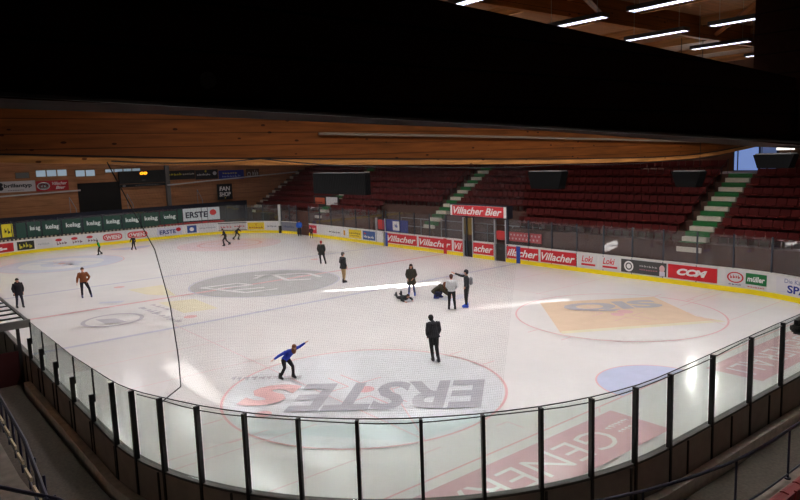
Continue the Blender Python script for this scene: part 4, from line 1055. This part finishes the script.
# 1 left edge, black parka
x, y = -3.65,-12.75
person((x,y,0), facing(x,y,15), 1.62, 'person in a puffy black parka and dark jeans standing at the far left', (26,22,28), (28,30,46), (30,22,20), dict(ar=(-.05,-.14,.13), al=(.12,.16,.13), kl=(.1,.14,.54)), coat=.22, girth=1.3, hood=True)
x, y = -3.77,-9.43
person((x,y,0), facing(x,y,5), 1.76, 'person in a brown leather jacket and dark trousers gliding on the left', (120,66,34), (26,26,40), (60,36,24),
       dict(al=(.05,.34,.13), kl=(.06,.26,.54), el=(.0,.33,1.22), wl=(.08,.22,1.02), er=(.0,-.3,1.2), wr=(.02,-.34,.95)), girth=1.15, boots=(40,44,90))
x, y = -22.83,-3.41
person((x,y,0), facing(x,y,-70), 1.3, 'child in a bright green top skating before the far end boards', (24,140,64), DK, (40,28,22), dict(chest=(.1,0,1.36), neck=(.15,0,1.5), head=(.2,0,1.64), sl=(.1,.17,1.45), sr=(.1,-.17,1.45), el=(.2,.35,1.25), wl=(.3,.5,1.05), er=(-.1,-.3,1.25), wr=(-.2,-.45,1.1), al=(.2,.14,.13), ar=(-.25,-.12,.16), kl=(.2,.12,.55), kr=(.02,-.12,.54)))
x, y = -23.67,-.34
person((x,y,0), facing(x,y,20), 1.28, 'small child all in black left of the net rope before the red oval panel', DK, DK, (20,18,18), dict(al=(.1,.2,.13), ar=(-.1,-.22,.13), er=(.1,-.35,1.25), wr=(.15,-.45,1.0)))
x, y = -19.14,6.22
person((x,y,0), facing(x,y,-75), 1.62, 'person in black striding on the pink circle, the nearer of the far pair', DK, DK, (24,20,20), dict(chest=(.14,0,1.34), neck=(.2,0,1.48), head=(.26,0,1.62), sl=(.14,.18,1.43), sr=(.14,-.18,1.43), el=(.3,.3,1.2), wl=(.45,.3,1.1), er=(-.05,-.35,1.2), wr=(-.2,-.4,1.05), kl=(.28,.1,.6), al=(.2,.1,.13), kr=(-.1,-.12,.56), ar=(-.42,-.12,.2)))
x, y = -22.54,8.9
person((x,y,0), facing(x,y,80), 1.42, 'person in black leaning forward just behind the striding skater', DK, DK, (24,20,20), dict(chest=(.22,0,1.28), neck=(.32,0,1.4), head=(.4,0,1.52), sl=(.22,.18,1.37), sr=(.22,-.18,1.37), el=(.35,.3,1.1), wl=(.5,.3,1.0), er=(.0,-.35,1.15), wr=(-.15,-.35,1.0), kl=(.3,.1,.58), al=(.15,.1,.13), kr=(-.1,-.12,.56), ar=(-.4,-.12,.2)))
x, y = -19.9,14.2
person((x,y,0), facing(x,y,10), 1.6, 'person in a blue jacket standing at the far corner gate', (40,90,190), (26,28,44), (30,24,22), girth=1.15)
x, y = -17.4,14.0
person((x,y,0), facing(x,y,160), 1.12, 'little child in dark clothes beside the red corner panel', (60,26,34), DK, (24,20,20), girth=1.1)
x, y = -3.39,6.24
def stripe(root, P):
    bm = bmesh.new(); 
    n = 20; a_ = [bm.verts.new((.125*math.cos(2*PI*i/n)-.0, .21*math.sin(2*PI*i/n), 1.43)) for i in range(n)]; b_ = [bm.verts.new((.135*math.cos(2*PI*i/n), .215*math.sin(2*PI*i/n), 1.38)) for i in range(n)]
    for i in range(n): bm.faces.new((a_[i], a_[(i+1)%n], b_[(i+1)%n], b_[i]))
    build('collar_stripe', bm, mat('stripe_gold', (130,110,50)), root)
person((x,y,0), facing(x,y,170), 1.66, 'person in a red hat and dark coat with gold shoulder stripe skating away', (34,34,30), (24,24,28), (120,40,36), dict(al=(.0,.08,.13), ar=(-.15,-.32,.13), kr=(-.05,-.2,.54)), coat=.28, hat=(150,40,40), girth=1.25, extra=stripe)
x, y = 3.92,3.13
person((x,y,0), facing(x,y,120), 1.86, 'person in a black coat, grey cap and tan trousers standing near centre ice', (20,20,24), (150,124,88), (70,64,62), dict(al=(.05,.07,.13), ar=(-.03,-.07,.13), hl=(0,.08,.96), hr=(0,-.08,.96), kl=(.03,.08,.54), kr=(.03,-.08,.54), wl=(.12,.2,.98), wr=(.1,-.2,.98)), coat=.15, hat=(84,80,78), girth=1.2)
x, y = 9.88,3.43
person((x,y,0), facing(x,y,-5), 1.72, 'person with long dark hair in a knee-length olive coat standing over the fallen skater', (44,40,30), (70,80,110), (50,30,26), dict(wl=(.16,.12,1.02), el=(.0,.27,1.18), wr=(.1,-.2,1.0), al=(.0,.17,.13), ar=(.02,-.16,.13)), coat=.34, longhair=True, girth=1.2, boots=(40,60,150))
x, y = 10.3,2.3
# lying on the ice
lie = dict(pelvis=(-.05,0,.17), chest=(.3,.02,.22), neck=(.44,.03,.27), head=(.55,.03,.34), sl=(.32,.2,.24), sr=(.32,-.17,.24), el=(.42,.34,.12), wl=(.62,.28,.08), er=(.4,-.34,.14), wr=(.62,-.26,.08),
           hl=(-.1,.1,.17), hr=(-.1,-.1,.17), kl=(-.42,.16,.14), kr=(-.4,-.14,.14), al=(-.56,.2,.32), ar=(-.66,-.08,.26), footl=(-.1,0,.05), footr=(-.1,0,.05))
person((x+.1,y+.1,0), facing(x,y,30), 1.6, 'person in black lying face down on the ice at the feet of the coat wearer', (20,26,30), (18,18,22), (60,40,30), lie, girth=1.1, longhair=False)
x, y = 11.3,3.8
crouch = dict(pelvis=(-.22,0,.38), chest=(.12,0,.62), neck=(.25,0,.68), head=(.36,0,.76), sl=(.12,.18,.66), sr=(.12,-.18,.66), el=(.3,.24,.45), wl=(.52,.18,.28), er=(.35,-.22,.42), wr=(.6,-.16,.2),
              hl=(-.2,.1,.36), hr=(-.2,-.1,.36), kl=(.18,.18,.42), kr=(.12,-.18,.32), al=(-.0,.15,.13), ar=(-.15,-.15,.13))
person((x+.15,y+.15,0), facing(x,y,75), 1.8, 'person in an olive coat crouching with one hand on the ice', (52,46,30), (30,32,60), (110,60,34), crouch, coat=.08, longhair=True, girth=1.25, boots=(34,44,120))
x, y = 13.84,2.62
person((x,y,0), facing(x,y,175), 1.74, 'person in a white pullover and black trousers seen from behind in the group', (206,206,208), (18,18,20), (70,36,30), dict(al=(.0,.14,.13), ar=(.0,-.16,.13), wl=(.16,.12,1.02), el=(.0,.24,1.2), er=(.04,-.26,1.2), wr=(.2,-.16,1.05)))
x, y = 14.06,3.41
def pack(root, P):
    bm = bmesh.new(); box(bm, -.28,-.13,-.13,.13,1.1,1.46); bmesh.ops.bevel(bm, geom=bm.edges[:], offset=.04, segments=2, affect='EDGES'); build('backpack', bm, mat('pack_grey', (120,120,124)), root, True)
person((x,y,0), facing(x,y,-100), 1.88, 'person in black with grey backpack and bright blue skates pointing left', (30,34,38), (20,20,22), (20,20,22), dict(er=(.3,-.2,1.48), wr=(.58,-.22,1.58), sr=(.05,-.18,1.46), el=(-.04,.24,1.22), wl=(.04,.2,1.05), al=(-.0,.1,.13), ar=(.04,-.1,.13)), hat=(34,36,42), boots=(30,70,190), extra=pack)
x, y = 19.37,-3.47
person((x,y,0), facing(x,y,195), 1.76, 'person all in black with black cap gliding away in the foreground circle', (24,24,30), (18,18,20), (20,18,18), dict(chest=(.05,0,1.38), neck=(.1,.0,1.52), head=(.16,.04,1.63), al=(.05,.03,.13), ar=(-.18,-.12,.13), kl=(.08,.06,.54), kr=(-.04,-.1,.54), el=(.0,.23,1.2), wl=(.12,.2,.98), er=(.0,-.24,1.2), wr=(.12,-.2,.98), hl=(0,.09,.96)), coat=.06, girth=1.2)
x, y = 17.25,-8.26
person((x,y,0), facing(x,y,35), 1.45, 'child in a blue top with arms spread wide balancing on skates', (34,58,168), (20,20,24), (120,74,50),
       dict(pelvis=(-.1,0,.86), chest=(.1,.12,1.16), neck=(.2,.18,1.26), head=(.28,.22,1.38), sl=(.1,.3,1.24), sr=(.06,-.08,1.2), el=(.14,.58,1.3), wl=(.2,.84,1.42), er=(-.02,-.36,1.1), wr=(-.05,-.6,1.0),
            hl=(-.08,.1,.84), hr=(-.1,-.1,.84), kl=(.2,.14,.56), al=(.1,.22,.13), kr=(.12,-.22,.56), ar=(-.05,-.34,.18)), longhair=True)

# ------------------------------------------------------------------ sun, sky, camera
sun = bpy.data.lights.new('sun', 'SUN'); sun.energy = 55.0; sun.angle = math.radians(.53); sun.color = (1,.98,.94)
so = bpy.data.objects.new('sun', sun); COL.objects.link(so)
dv = Vector((-SD[0], -SD[1], -1)).normalized(); so.rotation_euler = dv.to_track_quat('-Z', 'Y').to_euler(); so.location = (0,0,30)
w = bpy.data.worlds.new('World'); scene.world = w; w.use_nodes = True; bg = w.node_tree.nodes['Background']; bg.inputs['Color'].default_value = (.6,.75,1,1); bg.inputs['Strength'].default_value = .6

cam = bpy.data.cameras.new('camera'); cam.sensor_width = 36; cam.lens = 679.473*36/800; cam.clip_start = .1; cam.clip_end = 300
co = bpy.data.objects.new('camera', cam); COL.objects.link(co)
yaw, pit, roll = 2.46645065, .138146259, -.0349421426
fw = Vector((math.cos(yaw)*math.cos(pit), math.sin(yaw)*math.cos(pit), -math.sin(pit)))
r = fw.cross(Vector((0,0,1))).normalized(); u = r.cross(fw)
c_, s_ = math.cos(roll), math.sin(roll)
r2 = c_*r+s_*u; u2 = -s_*r+c_*u
M = Matrix((( r2.x,u2.x,-fw.x,37.1970),(r2.y,u2.y,-fw.y,-19.1404),(r2.z,u2.z,-fw.z,7.41536),(0,0,0,1)))
co.matrix_world = M
scene.camera = co
scene.view_settings.view_transform = 'Standard'; scene.view_settings.look = 'None'; scene.view_settings.exposure = 0.0; scene.view_settings.gamma = 1.0
scene.view_settings.use_curve_mapping = False
